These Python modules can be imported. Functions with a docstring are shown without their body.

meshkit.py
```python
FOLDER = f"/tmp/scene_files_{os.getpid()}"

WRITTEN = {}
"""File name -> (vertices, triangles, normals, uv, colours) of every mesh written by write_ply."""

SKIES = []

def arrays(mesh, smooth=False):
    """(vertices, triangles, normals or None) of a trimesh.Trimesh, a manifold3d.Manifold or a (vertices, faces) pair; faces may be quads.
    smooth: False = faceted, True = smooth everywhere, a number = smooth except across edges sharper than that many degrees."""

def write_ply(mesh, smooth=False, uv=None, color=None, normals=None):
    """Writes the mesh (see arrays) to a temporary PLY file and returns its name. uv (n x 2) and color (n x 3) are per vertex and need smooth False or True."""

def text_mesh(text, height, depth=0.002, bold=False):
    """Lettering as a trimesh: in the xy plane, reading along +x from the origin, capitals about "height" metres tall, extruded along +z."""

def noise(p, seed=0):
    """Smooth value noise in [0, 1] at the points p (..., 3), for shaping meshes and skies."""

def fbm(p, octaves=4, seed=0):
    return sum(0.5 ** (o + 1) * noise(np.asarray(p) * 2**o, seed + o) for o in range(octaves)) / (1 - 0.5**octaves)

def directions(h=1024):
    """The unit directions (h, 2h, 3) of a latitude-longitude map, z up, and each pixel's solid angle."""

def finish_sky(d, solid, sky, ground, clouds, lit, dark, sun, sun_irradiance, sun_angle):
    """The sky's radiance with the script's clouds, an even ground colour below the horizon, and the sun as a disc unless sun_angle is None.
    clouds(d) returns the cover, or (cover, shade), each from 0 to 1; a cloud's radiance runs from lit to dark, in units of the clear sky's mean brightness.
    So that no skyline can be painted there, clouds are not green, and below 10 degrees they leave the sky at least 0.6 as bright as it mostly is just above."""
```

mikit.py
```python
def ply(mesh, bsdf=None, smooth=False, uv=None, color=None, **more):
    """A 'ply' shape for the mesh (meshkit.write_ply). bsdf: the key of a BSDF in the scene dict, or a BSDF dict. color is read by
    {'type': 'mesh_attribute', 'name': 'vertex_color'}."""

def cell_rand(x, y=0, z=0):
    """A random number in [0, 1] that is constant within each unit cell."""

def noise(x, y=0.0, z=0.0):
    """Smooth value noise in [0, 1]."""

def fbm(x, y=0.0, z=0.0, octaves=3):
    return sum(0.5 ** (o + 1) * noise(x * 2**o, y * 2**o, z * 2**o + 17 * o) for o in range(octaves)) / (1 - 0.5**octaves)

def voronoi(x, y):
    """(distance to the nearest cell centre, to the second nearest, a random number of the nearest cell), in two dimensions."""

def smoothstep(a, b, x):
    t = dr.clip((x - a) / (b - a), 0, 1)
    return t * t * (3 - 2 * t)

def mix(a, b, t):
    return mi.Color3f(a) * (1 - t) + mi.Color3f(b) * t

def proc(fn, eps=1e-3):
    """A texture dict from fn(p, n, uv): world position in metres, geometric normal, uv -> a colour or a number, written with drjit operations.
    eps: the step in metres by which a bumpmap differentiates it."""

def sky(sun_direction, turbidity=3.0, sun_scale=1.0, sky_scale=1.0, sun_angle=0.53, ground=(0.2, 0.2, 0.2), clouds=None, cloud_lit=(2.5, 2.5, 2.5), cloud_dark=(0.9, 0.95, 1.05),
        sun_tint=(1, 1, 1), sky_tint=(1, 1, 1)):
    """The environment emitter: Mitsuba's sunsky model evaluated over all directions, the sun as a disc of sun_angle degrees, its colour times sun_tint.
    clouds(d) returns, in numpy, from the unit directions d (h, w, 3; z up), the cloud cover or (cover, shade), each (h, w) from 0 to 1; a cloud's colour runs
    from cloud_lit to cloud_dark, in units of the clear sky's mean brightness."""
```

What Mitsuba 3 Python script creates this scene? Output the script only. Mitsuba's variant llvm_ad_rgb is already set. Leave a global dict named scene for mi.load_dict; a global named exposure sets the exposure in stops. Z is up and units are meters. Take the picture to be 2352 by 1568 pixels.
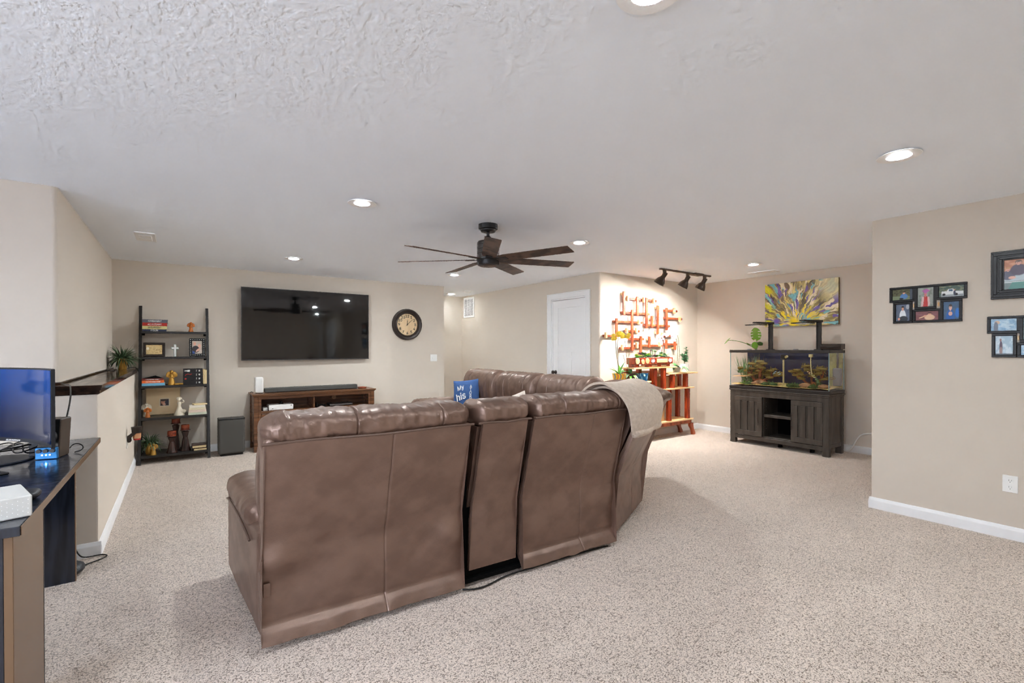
import math, random, numpy as np, trimesh, mitsuba as mi, drjit as dr, mikit, meshkit
from mikit import noise, fbm, voronoi, cell_rand, smoothstep, mix, proc
T = mi.ScalarTransform4f
S, labels = {}, {}
scene = S
# ---------- camera, sky, exposure ----------
EYE = (0, 0, 1.36)
S['camera'] = {'type': 'perspective', 'fov': 94.66, 'fov_axis': 'x', 'principal_point_offset_y': -0.01416,
               'near_clip': 0.05, 'far_clip': 200.0,
               'to_world': T().look_at(origin=EYE, target=(0.5754, 0.8179, 1.36 - 0.00583), up=(0.0043, 0.00435, 1))}
S['daylight'] = mikit.sky((0.75, -0.5, 0.75), turbidity=4.0, sun_scale=0.0, sky_scale=42.0, ground=(0.56, 0.57, 0.6), clouds=lambda d: 0.9 + 0.0 * d[..., 0], cloud_lit=(0.91, 0.97, 1.1))
exposure = 1.02
LAMP = 265.0          # radiance of the recessed lamps
HC = 2.44            # ceiling height

# ---------- helpers ----------
def C(r, g, b):
    return [(c / 12.92 if c <= .04045 else ((c + .055) / 1.055) ** 2.4) for c in (r / 255, g / 255, b / 255)]
def rgb(c): return c if isinstance(c, dict) else {'type': 'rgb', 'value': [float(x) for x in c]}
def mat(key, c, rough=.5, spec=.5, metal=0., bump=None, two=True, **kw):
    d = {'type': 'principled', 'base_color': rgb(c), 'roughness': rough, 'specular': spec, 'metallic': metal, **kw}
    if bump: d = {'type': 'bumpmap', 'tex': bump[0], 'scale': bump[1], 'bsdf': d}
    S['m_' + key] = {'type': 'twosided', 'bsdf': d} if two else d
    return 'm_' + key
def uniq(k):
    if k not in S and k not in labels: return k
    i = 1
    while f'{k}_{i:03d}' in S or f'{k}_{i:03d}' in labels: i += 1
    return f'{k}_{i:03d}'
def thing(name, label, cat, group=None, **kw):
    k = uniq(name); labels[k] = {'label': label, 'category': cat, **kw}
    if group: labels[k]['group'] = group
    return k
def part(parent, name, mesh, m, smooth=False, label=None, stuff=False, **kw):
    k = uniq(parent + '__' + name)
    S[k] = mikit.ply(mesh, 'm_' + m if isinstance(m, str) and not m.startswith('m_') else m, smooth, **kw)
    if label or stuff: labels[k] = {**({'label': label} if label else {}), **({'kind': 'stuff'} if stuff else {})}
    return k
def one(name, mesh, m, label, cat, group=None, smooth=False, **kw):
    k = thing(name, label, cat, group)
    S[k] = mikit.ply(mesh, 'm_' + m, smooth, **kw)
    return k
def struct(name, mesh, m, label, smooth=False, **kw):
    S[name] = mikit.ply(mesh, 'm_' + m, smooth, **kw); labels[name] = {'label': label, 'category': name.split('_')[0], 'kind': 'structure'}
    return name
V = lambda *a: np.array(a, float)
def hull(p): return trimesh.Trimesh(np.asarray(p, float)).convex_hull if False else trimesh.convex.convex_hull(np.asarray(p, float))
def bx(x0, x1, y0, y1, z0, z1, b=.004):
    lo, hi = V(min(x0, x1), min(y0, y1), min(z0, z1)), V(max(x0, x1), max(y0, y1), max(z0, z1))
    b = min(b, .45 * (hi - lo).min())
    if b < 2e-4:
        return trimesh.creation.box(bounds=[lo, hi])
    P = []
    for sx in (0, 1):
        for sy in (0, 1):
            for sz in (0, 1):
                c = [(lo, hi)[s][i] for i, s in enumerate((sx, sy, sz))]; d = [b * (1 - 2 * s) for s in (sx, sy, sz)]
                for k in range(3):
                    P.append([c[i] + (0 if i == k else d[i]) for i in range(3)])
    return hull(P)
def cat(*m):
    m = list(m[0]) if len(m) == 1 and isinstance(m[0], (list, tuple)) else list(m)
    return trimesh.util.concatenate(m)
def M4(x, o): # columns x,y,z axes and origin
    M = np.eye(4); M[:3, :3] = np.array(x, float).T; M[:3, 3] = o; return M
def tf(m, M): m = m.copy(); m.apply_transform(M); return m
def rotz(d, o=(0, 0, 0)): return trimesh.transformations.rotation_matrix(math.radians(d), (0, 0, 1), o)
def rota(d, ax, o=(0, 0, 0)): return trimesh.transformations.rotation_matrix(math.radians(d), ax, o)
def mv(m, *o): m = m.copy(); m.apply_translation(o); return m
def loft(secs, caps=True, closed=True):
    P = np.asarray(secs, float); n, k = P.shape[:2]
    i, j = np.meshgrid(np.arange(n - 1), np.arange(k if closed else k - 1), indexing='ij')
    a = i * k + j; b = i * k + (j + 1) % k
    q = np.stack([a, b, b + k, a + k], -1).reshape(-1, 4)
    f = np.vstack([q[:, [0, 1, 2]], q[:, [0, 2, 3]]]); v = P.reshape(-1, 3)
    if caps and closed:
        v = np.vstack([v, P[0].mean(0), P[-1].mean(0)]); a = np.arange(k); b = (a + 1) % k
        f = np.vstack([f, np.stack([b, a, a * 0 + n * k], 1), np.stack([a + (n - 1) * k, b + (n - 1) * k, a * 0 + n * k + 1], 1)])
    m = trimesh.Trimesh(v, f, process=False)
    if caps and closed and m.volume < 0: m.invert()
    return m
def tube(pts, r, n=8, caps=True):
    p = np.asarray(pts, float); t = np.gradient(p, axis=0); t /= np.linalg.norm(t, axis=1, keepdims=True) + 1e-12
    a = np.cross(t[0], [0, 0, 1.] if abs(t[0][2]) < .9 else [1., 0, 0]); A = []
    for q in t:
        a = a - q * (a @ q); a /= np.linalg.norm(a) + 1e-12; A.append(a)
    A = np.array(A); B = np.cross(t, A); g = np.arange(n) * 2 * np.pi / n
    r = np.broadcast_to(r, len(p))[:, None, None]
    return loft(p[:, None] + r * (np.cos(g)[None, :, None] * A[:, None] + np.sin(g)[None, :, None] * B[:, None]), caps)
def spline(pts, n=24):
    from scipy.interpolate import CubicSpline
    p = np.asarray(pts, float); d = np.r_[0, np.cumsum(np.linalg.norm(np.diff(p, axis=0), axis=1) + 1e-6)]
    return CubicSpline(d, p)(np.linspace(0, d[-1], n))
def lathe(prof, o=(0, 0, 0), n=32, ax=None):
    g = np.arange(n) * 2 * np.pi / n
    P = np.array([[[r * math.cos(t), r * math.sin(t), z] for t in g] for r, z in prof])
    m = loft(P, True)
    if ax is not None: m.apply_transform(trimesh.geometry.align_vectors((0, 0, 1), ax))
    return mv(m, *o)
def sheet(P, th=0.):
    """grid of points (n,k,3) -> open sheet, or a closed slab of thickness th along its normals"""
    P = np.asarray(P, float); n, k = P.shape[:2]
    if th == 0: return loft(P, False, False)
    du, dv = np.gradient(P, axis=0), np.gradient(P, axis=1); N = np.cross(du, dv); N /= np.linalg.norm(N, axis=2, keepdims=True) + 1e-12
    Q = P + N * th
    return loft(np.concatenate([P, Q[:, ::-1]], 1), True, True)
def softbox(hx, hy, hz, r, n=12, fn=None):
    """rounded box, half sizes h, edge radius r; fn(p, nrm) -> displaced p"""
    def line(h): return np.r_[np.linspace(-h, -h + r, 5)[:-1], np.linspace(-h + r, h - r, n), np.linspace(h - r, h, 5)[1:]]
    L = [line(h) for h in (hx, hy, hz)]; H = V(hx, hy, hz); vs, fs, o = [], [], 0
    for ax in range(3):
        b, c = (ax + 1) % 3, (ax + 2) % 3
        for s in (-1, 1):
            B, Cc = np.meshgrid(L[b], L[c], indexing='ij'); P = np.zeros(B.shape + (3,)); P[..., ax] = s * H[ax]; P[..., b] = B; P[..., c] = Cc
            g = loft(P, False, False); f = g.faces if s > 0 else g.faces[:, ::-1]
            vs.append(g.vertices); fs.append(f + o); o += len(g.vertices)
    v = np.vstack(vs); q = np.clip(v, -(H - r), H - r); d = v - q; d /= np.linalg.norm(d, axis=1, keepdims=True) + 1e-12
    v = q + d * r
    if fn is not None: v = fn(v, d)
    m = trimesh.Trimesh(v, np.vstack(fs), process=False); m.merge_vertices(); return m
def ell(o, r, sub=2, fn=None):
    m = trimesh.creation.icosphere(subdivisions=sub); v = np.array(m.vertices)
    if fn is not None: v = v * fn(v)[:, None]
    m.vertices = v * np.asarray(r) + np.asarray(o); return m
def text(s, h, o, right, up, depth=.0012, bold=False, width=None, center=True):
    """lettering facing the side right x up, in world coordinates"""
    m = meshkit.text_mesh(s, h, depth, bold); b = m.bounds
    if width: m.apply_scale([width / (b[1][0] - b[0][0]), 1, 1]); b = m.bounds
    if center: m.apply_translation([-(b[0][0] + b[1][0]) / 2, -(b[0][1] + b[1][1]) / 2, 0])
    r, u = V(*right), V(*up); return tf(m, M4([r, u, np.cross(r, u)], o))
def blade(base, d, L, w, droop=.5, n=6, twist=0., cup=0., tipw=.0, shape=None):
    """a leaf: sheet growing from base along d, drooping"""
    d = np.asarray(d, float); d /= np.linalg.norm(d); p = np.asarray(base, float).copy(); pts, side = [], np.cross(d, [0, 0, 1.])
    side = side / (np.linalg.norm(side) + 1e-9); s2 = np.cross(side, d); side = side * math.cos(twist) + s2 * math.sin(twist); rows = []
    for i in range(n + 1):
        t = i / n; wd = w * (shape(t) if shape else (math.sin(math.pi * min(1, .12 + .88 * t)) ** .8 * (1 - tipw) + tipw) if t < 1 else .02)
        up = np.cross(side, d); rows.append([p - side * wd / 2 + up * cup * wd, p, p + side * wd / 2 + up * cup * wd])
        d = d + V(0, 0, -droop / n * 1.6); d /= np.linalg.norm(d); p = p + d * L / n
    return sheet(rows)
class Pic:
    """paints a flat print: colours at the vertices of a grid"""
    def __init__(s, nx, ny, bg):
        nx, ny = int(nx * 1.7), int(ny * 1.7)
        s.x, s.y = np.meshgrid(np.linspace(0, 1, nx), np.linspace(0, 1, ny), indexing='ij'); s.c = np.zeros((nx, ny, 3)); s.c[:] = C(*bg)
    def put(s, m, col): s.c = s.c * (1 - m[..., None]) + np.array(C(*col)) * m[..., None]; return s
    def ell(s, cx, cy, rx, ry, col, a=0., soft=.18):
        X, Y = s.x - cx, s.y - cy; ca, sa = math.cos(a), math.sin(a); X, Y = X * ca + Y * sa, -X * sa + Y * ca
        return s.put(np.clip((1 - np.sqrt((X / rx) ** 2 + (Y / ry) ** 2)) / soft, 0, 1), col)
    def rect(s, x0, x1, y0, y1, col): return s.put(((s.x >= x0) & (s.x <= x1) & (s.y >= y0) & (s.y <= y1)).astype(float), col)
    def poly(s, pts, col):
        ins = np.zeros(s.x.shape, bool); n = len(pts)
        for i in range(n):
            (x1, y1), (x2, y2) = pts[i], pts[(i + 1) % n]
            ins ^= ((y1 > s.y) != (y2 > s.y)) & (s.x < (x2 - x1) * (s.y - y1) / ((y2 - y1) or 1e-9) + x1)
        return s.put(ins.astype(float), col)
    def grain(s, a, f=9, seed=0, col=(255, 255, 255), thr=.5):
        n = meshkit.fbm(np.stack([s.x * f, s.y * f, s.x * 0], -1), 3, seed); return s.put(np.clip((n - thr) * 5, 0, 1) * a, col)
    def mesh(s, o, r, u):
        o, r, u = V(*o), V(*r), V(*u); P = o + s.x[..., None] * r + s.y[..., None] * u
        return sheet(P), np.clip(s.c.reshape(-1, 3), 0, 1)
S['m_print'] = {'type': 'twosided', 'bsdf': {'type': 'principled', 'base_color': {'type': 'mesh_attribute', 'name': 'vertex_color'}, 'roughness': .35, 'specular': .4}}
def picture(parent, name, pic, o, r, u, label=None):
    m, c = pic.mesh(o, r, u); return part(parent, name, m, 'print', True, label, color=c)
rnd = random.Random(7)

# ---------- materials ----------
def carpet(p, n, uv):
    a = noise(p.x * 260 + 3 * noise(p.y * 100, p.x * 80), p.y * 260 + 40); b = noise(p.x * 420, p.y * 420, 5.0); big = fbm(p.x * 2.2, p.y * 2.2, 3.0)
    h = a * .62 + b * .38
    c = mix(C(132, 117, 106), C(221, 207, 195), smoothstep(.22, .56, h))
    c = mix(c, mi.Color3f(C(238, 224, 212)), smoothstep(.6, .85, h))
    return c * (.9 + .2 * big)
def carpet_h(p, n, uv): return noise(p.x * 260 + 3 * noise(p.y * 100, p.x * 80), p.y * 260 + 40) * .7 + noise(p.x * 420, p.y * 420, 5.0) * .3
def knock(p, n, uv): return smoothstep(.42, .62, fbm(p.x * 52, p.y * 52, 1.0)) + .25 * noise(p.x * 130, p.y * 130)
def peel(p, n, uv): return fbm(p.x * 70, p.y * 70, p.z * 70)
def woodfn(c1, c2, s, lo=.3, hi=.7):
    c1, c2 = C(*c1), C(*c2)
    def fn(p, n, uv):
        g = fbm(p.x * s[0] + 1.7 * noise(p.x * 3, p.y * 3, p.z * 3), p.y * s[1], p.z * s[2], 4); return mix(c1, c2, smoothstep(lo, hi, g))
    return proc(fn)
def leatherfn(p, n, uv):
    g = fbm(p.x * 11, p.y * 11, p.z * 11, 4); k = noise(p.x * 240, p.y * 240, p.z * 240)
    return mix(C(112, 88, 76), C(126, 101, 88), smoothstep(.25, .75, g)) * (.95 + .08 * k)
mat('carpet', proc(carpet), .95, .1, bump=(proc(carpet_h), .009), two=False)
mat('ceiling', C(238, 244, 250), .8, .2, bump=(proc(knock), .0024), two=False)
mat('wall', C(207, 197, 185), .7, .25, bump=(proc(peel), .0006))
mat('trim', C(238, 239, 241), .35, .5)
mat('leather', proc(leatherfn), .36, .8, .55, clearcoat=.5, clearcoat_gloss=.5)
mat('piping', C(92, 72, 62), .35, .5)
mat('black', C(11, 11, 12), .35, .4)
mat('void', C(6, 6, 7), .8, .1)
mat('white', C(238, 238, 236), .4, .5)
mat('metal', C(150, 150, 152), .3, .5, 1.)
mat('bronze', C(46, 38, 34), .35, .6, .4)
mat('fanblack', C(22, 21, 21), .38, .5)
mat('fanwood', woodfn((44, 30, 22), (84, 58, 41), (14, 14, 30)), .45, .4)
mat('tvscreen', C(5, 5, 6), .035, .75)
mat('lens', C(240, 240, 240), .4, .5)
mat('media', woodfn((78, 49, 31), (112, 74, 47), (3, 30, 46)), .3, .6)
mat('shelfblack', C(30, 28, 28), .4, .5)
mat('standwood', woodfn((56, 52, 48), (71, 66, 61), (24, 24, 3)), .42, .4)
mat('deskwood', woodfn((12, 16, 24), (30, 36, 48), (40, 40, 3)), .14, .7)
mat('ledge', woodfn((20, 13, 11), (46, 30, 22), (40, 3, 40)), .1, .8)
mat('redwood', woodfn((112, 48, 28), (172, 88, 54), (20, 20, 4)), .4, .4)
mat('palewood', woodfn((205, 160, 108), (236, 204, 156), (4, 24, 24)), .45, .4)
# ---------- the room ----------
BY, LX = -0.45, -3.6     # wall behind the camera, window wall
def wbox(x0, x1, y0, y1, z0=0, z1=HC): return bx(x0, x1, y0, y1, z0, z1, 0)
fl = trimesh.Trimesh([[LX - .1, -3.7, 0], [7.4, -3.7, 0], [7.4, 8.9, 0], [LX - .1, 8.9, 0]], [[0, 1, 2], [0, 2, 3]], process=False)
ce = trimesh.Trimesh([[LX - .1, -3.7, HC], [7.4, -3.7, HC], [7.4, 8.9, HC], [LX - .1, 8.9, HC]], [[0, 2, 1], [0, 3, 2]], process=False)
uvq = np.array([[0, 0], [1, 0], [1, 1], [0, 1.]])
struct('floor', fl, 'carpet', 'beige flecked cut pile carpet', uv=uvq)
struct('ceiling', ce, 'ceiling', 'white ceiling with a fine knockdown texture', uv=uvq)
struct('wall_television', wbox(-.8, 3.764, 7.414, 7.55), 'wall', 'beige wall that carries the television and the clock')
struct('wall_hall_left', wbox(3.63, 3.764, 7.55, 8.8), 'wall', 'side of the hall behind the television wall')
struct('wall_hall_end', wbox(3.63, 4.97, 8.72, 8.85), 'wall', 'end wall of the short hall')
RB = .03
def rwall(x0, x1, y0, y1, cx, cy, r=RB):   # box with one bullnose corner at (cx,cy)
    from shapely.geometry import box, Point
    b = box(x0, y0, x1, y1); sx = 1 if cx == x0 else -1; sy = 1 if cy == y0 else -1
    sq = box(*sorted((cx, cx + sx * r))[:1], *sorted((cy, cy + sy * r))[:1], sorted((cx, cx + sx * r))[1], sorted((cy, cy + sy * r))[1])
    b = b.difference(sq).union(Point(cx + sx * r, cy + sy * r).buffer(r, 12).intersection(sq))
    return trimesh.creation.extrude_polygon(b.buffer(0), HC, engine='earcut')
# door wall with its opening (door 5.02..5.77)
struct('wall_door', cat(rwall(4.845, 4.97, 4.745, 5.0, 4.845, 4.745), wbox(4.845, 4.97, 5.0, 5.79, 2.135, HC), wbox(4.845, 4.97, 5.79, 8.72)), 'wall', 'beige wall with the white door and return air grille', 40)
struct('wall_plants', wbox(4.97, 7.3, 4.745, 4.87), 'wall', 'beige wall behind the plant stand, lit by the track lights')
struct('wall_aquarium', wbox(7.18, 7.3, 1.4, 4.745), 'wall', 'beige wall behind the aquarium')
struct('wall_alcove', wbox(4.95, 7.18, 1.4, 1.527), 'wall', 'return wall of the aquarium alcove')
struct('wall_photos', rwall(4.825, 4.95, -2.3, 1.527, 4.825, 1.527, .008), 'wall', 'beige wall hung with photo frames')
struct('wall_photos_far', cat(wbox(4.825, 4.95, -3.5, -3.2), wbox(4.825, 4.95, -3.2, -2.3, 2.13, HC)), 'wall', 'end of the photo wall past a doorway')
struct('wall_back', cat(wbox(LX, -3.2, BY - .12, BY), wbox(-1.0, 3.45, BY - .12, BY), wbox(-3.2, -1.0, BY - .12, BY, 0, .6), wbox(-3.2, -1.0, BY - .12, BY, 2.15, HC)), 'wall', 'wall behind the camera')
struct('wall_back_hall', wbox(3.33, 3.45, -3.5, BY - .12), 'wall', 'side wall of the hall behind the camera')
struct('wall_back_end', wbox(3.33, 4.95, -3.62, -3.5), 'wall', 'end wall of the hall behind the camera')
struct('wall_left_upper', rwall(-.79, -.667, 4.324, 7.414, -.667, 4.324), 'wall', 'beige wall that steps back above the wooden ledge', 40)
struct('wall_left_near', wbox(LX, -.79, 4.324, 4.45), 'wall', 'beige wall behind the desk')
# half wall in front of both, with bullnose corner
from shapely.geometry import Polygon as SP
hw = SP([(-1.9, 4.11), (-.455, 4.11), (-.447, 4.113), (-.443, 4.125), (-.443, 7.414), (-.667, 7.414), (-.667, 4.324), (-1.9, 4.324)])
struct('wall_half', trimesh.creation.extrude_polygon(hw, 1.06, engine='earcut'), 'wall', 'beige half wall below the dark wooden ledge', 40)
struct('wall_half_end', wbox(LX, -1.9, 4.2, 4.324), 'wall', 'beige wall at the far left behind the desk')
def ledge_ring(off, z0, z1):
    p = SP([(-1.9, 4.11 - off), (-.443 + off, 4.11 - off), (-.443 + off, 7.412), (-.666, 7.412), (-.666, 4.323), (-1.9, 4.323)])
    return mv(trimesh.creation.extrude_polygon(p, z1 - z0, engine='earcut'), 0, 0, z0)
k = struct('trim_ledge', ledge_ring(.022, 1.104, 1.122), 'ledge', 'dark glossy wooden cap on the half wall')
part(k, 'moulding', ledge_ring(.016, 1.088, 1.104), 'ledge'); part(k, 'moulding', ledge_ring(.01, 1.066, 1.088), 'ledge')
part(k, 'back_bead', cat(bx(-.667, -.651, 4.31, 7.41, 1.122, 1.137), bx(-1.9, -.651, 4.308, 4.324, 1.122, 1.137)), 'ledge')
# window wall
wy0, wy1, wz0, wz1 = -.1, 2.3, .55, 2.15
struct('wall_left', cat(wbox(LX - .12, LX, -.6, wy0), wbox(LX - .12, LX, wy1, 4.45), wbox(LX - .12, LX, wy0, wy1, 0, wz0), wbox(LX - .12, LX, wy0, wy1, wz1, HC)), 'wall', 'window wall left of the camera')
mat('pane', C(255, 255, 255)); S['m_pane'] = {'type': 'thindielectric', 'int_ior': 1.5}
w = struct('window_1', cat(*[bx(LX - .09, LX - .03, a, b, c, d) for a, b, c, d in ((wy0, wy1, wz0, wz0 + .05), (wy0, wy1, wz1 - .05, wz1), (wy0, wy0 + .05, wz0, wz1), (wy1 - .05, wy1, wz0, wz1), (1.07, 1.13, wz0, wz1))]), 'trim', 'white twin window left of the camera')
for a, b in ((wy0 + .05, 1.07), (1.13, wy1 - .05)):
    part(w, 'pane', trimesh.Trimesh([[LX - .06, a, wz0 + .05], [LX - .06, b, wz0 + .05], [LX - .06, b, wz1 - .05], [LX - .06, a, wz1 - .05]], [[0, 1, 2], [0, 2, 3]], process=False), 'pane')
w = struct('window_2', cat(*[bx(a, b, BY - .09, BY - .03, c, d) for a, b, c, d in ((-3.2, -1, .6, .65), (-3.2, -1, 2.1, 2.15), (-3.2, -3.15, .6, 2.15), (-1.05, -1, .6, 2.15), (-2.13, -2.07, .6, 2.15))]), 'trim', 'white twin window in the wall behind the camera')
for a, b in ((-3.15, -2.13), (-2.07, -1.05)):
    part(w, 'pane', trimesh.Trimesh([[a, BY - .06, .65], [b, BY - .06, .65], [b, BY - .06, 2.1], [a, BY - .06, 2.1]], [[0, 1, 2], [0, 2, 3]], process=False), 'pane')
# baseboards: profile extruded along a line, facing n
def baseboard(a, b, n, h=.092, th=.016):
    a, b, n = V(*a, 0), V(*b, 0), V(*n, 0); z = V(0, 0, 1)
    pr = [(0, 0), (th, 0), (th, h * .72), (th * .75, h * .8), (th * .55, h * .86), (th * .4, h), (0, h)]
    return loft([[q + n * x + z * y for x, y in pr] for q in (a, b)])
mb = {'left': ((-.443, 4.105), (-.443, 7.414), (1, 0)), 'left_front': ((-1.9, 4.11), (-.43, 4.11), (0, -1)), 'television': ((-.443, 7.414), (3.77, 7.414), (0, -1)),
      'photos': ((4.825, -2.2), (4.825, 1.54), (-1, 0)), 'alcove': ((4.81, 1.527), (7.18, 1.527), (0, 1)), 'aquarium': ((7.18, 1.53), (7.18, 4.745), (-1, 0)),
      'plants': ((4.835, 4.745), (7.18, 4.745), (0, -1)), 'door_wall': ((4.845, 5.9), (4.845, 8.72), (-1, 0)), 'back': ((-3.5, BY), (3.45, BY), (0, 1))}
for s, (a, b, n) in mb.items(): struct('baseboard_' + s, baseboard(a, b, n), 'trim', 'white baseboard along the ' + s.replace('_', ' ') + ' wall', 50)
# doors: casing, jamb, slab, knob. On plane X=xw facing -X (or any frame)
def door(name, label, o, along, out, w=.75, h=2.11, panels=True, ajar=0):
    along, out, up = V(*along), V(*out), V(0, 0, 1); M = M4([along, out, up], o)  # local: x across, y out of wall, z up
    if np.linalg.det(M[:3, :3]) < 0: flip = True
    B = lambda *a, b=.003: tf(bx(*a, b=b), M)
    k = name; labels[k] = {'label': label, 'category': 'door', 'kind': 'structure'}
    cas = [B(-.105, -.02, 0, .018, 0, h + .02), B(w + .02, w + .105, 0, .018, 0, h + .02), B(-.105, w + .105, 0, .0185, h + .02, h + .105), B(-.03, -.02, .018, .022, 0, h + .02), B(-.105, -.09, .018, .026, 0, h + .105), B(w + .09, w + .105, .018, .026, 0, h + .105), B(-.105, w + .105, .018, .026, h + .09, h + .105)]
    part(k, 'casing', cat(cas), 'trim')
    part(k, 'jamb', cat(B(-.02, 0, -.11, .004, 0, h + .02), B(w, w + .02, -.11, .004, 0, h + .02), B(-.02, w + .02, -.11, .004, h, h + .02), B(0, .012, -.1, -.05, 0, h), B(0, w, -.1, -.05, h - .012, h)), 'trim')
    sl = [B(.004, .115, -.05, -.015, .01, h - .004, b=.001), B(w - .115, w - .004, -.05, -.015, .01, h - .004, b=.001), B(.115, w - .115, -.05, -.015, h - .125, h - .004, b=.001), B(.115, w - .115, -.05, -.015, 1.3, 1.41, b=.001), B(w / 2 - .055, w / 2 + .055, -.05, -.015, .2, 1.3, b=.001), B(.115, w - .115, -.05, -.015, .01, .2, b=.001), B(.115, w - .115, -.05, -.024, .2, h - .125, b=.001)]
    part(k, 'slab', cat(sl), 'trim')
    kb = lathe([(.001, 0), (.028, 0), (.03, .006), (.012, .012), (.011, .035), (.026, .045), (.03, .06), (.022, .074), (.001, .077)], n=20)
    K = M4([along, np.cross(out, along), out], M @ np.r_[w - .065, -.015, .985, 1][:4] if False else (M @ np.array([w - .065, -.015, .985, 1]))[:3])
    part(k, 'knob', tf(kb, K), 'bronze', 40, 'dark bronze knob')
door('door_1', 'white two panel door beside the plant wall', (4.845, 5.02, 0), (0, 1, 0), (-1, 0, 0))
door('door_2', 'white door at the end of the hall behind the camera', (4.6, -3.5, 0), (-1, 0, 0), (0, 1, 0))
door('door_3', 'white door in the photo wall behind the camera', (4.825, -3.13, 0), (0, 1, 0), (-1, 0, 0))
# fixtures ------------------------------------------------------------
S['m_glow'] = {'type': 'diffuse', 'reflectance': rgb((.8, .8, .8))}
def recessed(x, y, label, s=1., group=None):
    k = thing('recessed_light', label, 'ceiling light', group)
    part(k, 'trim_ring', lathe([(.066, 0), (.1, 0), (.101, .003), (.092, .007), (.07, .011), (.066, .011)][::1], (x, y, HC - .011), 40), 'white', 40)
    g = np.linspace(0, math.pi / 2, 6); dome = [(.0655 * math.cos(t) + 1e-4, .009 - .02 * math.sin(t)) for t in g]
    P = np.array([[[r * math.cos(a), r * math.sin(a), z] for a in np.arange(32) * np.pi / 16] for r, z in dome]); m = loft(P, False, True)
    if (m.face_normals[:, 2]).mean() > 0: m.invert()
    m = mv(m, x, y, HC - .011)
    kk = uniq(k + '__lens'); S[kk] = mikit.ply(m, 'm_glow', True, emitter={'type': 'area', 'radiance': rgb([LAMP * s * c for c in (.945, 1.025, 1.06)])})
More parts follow.
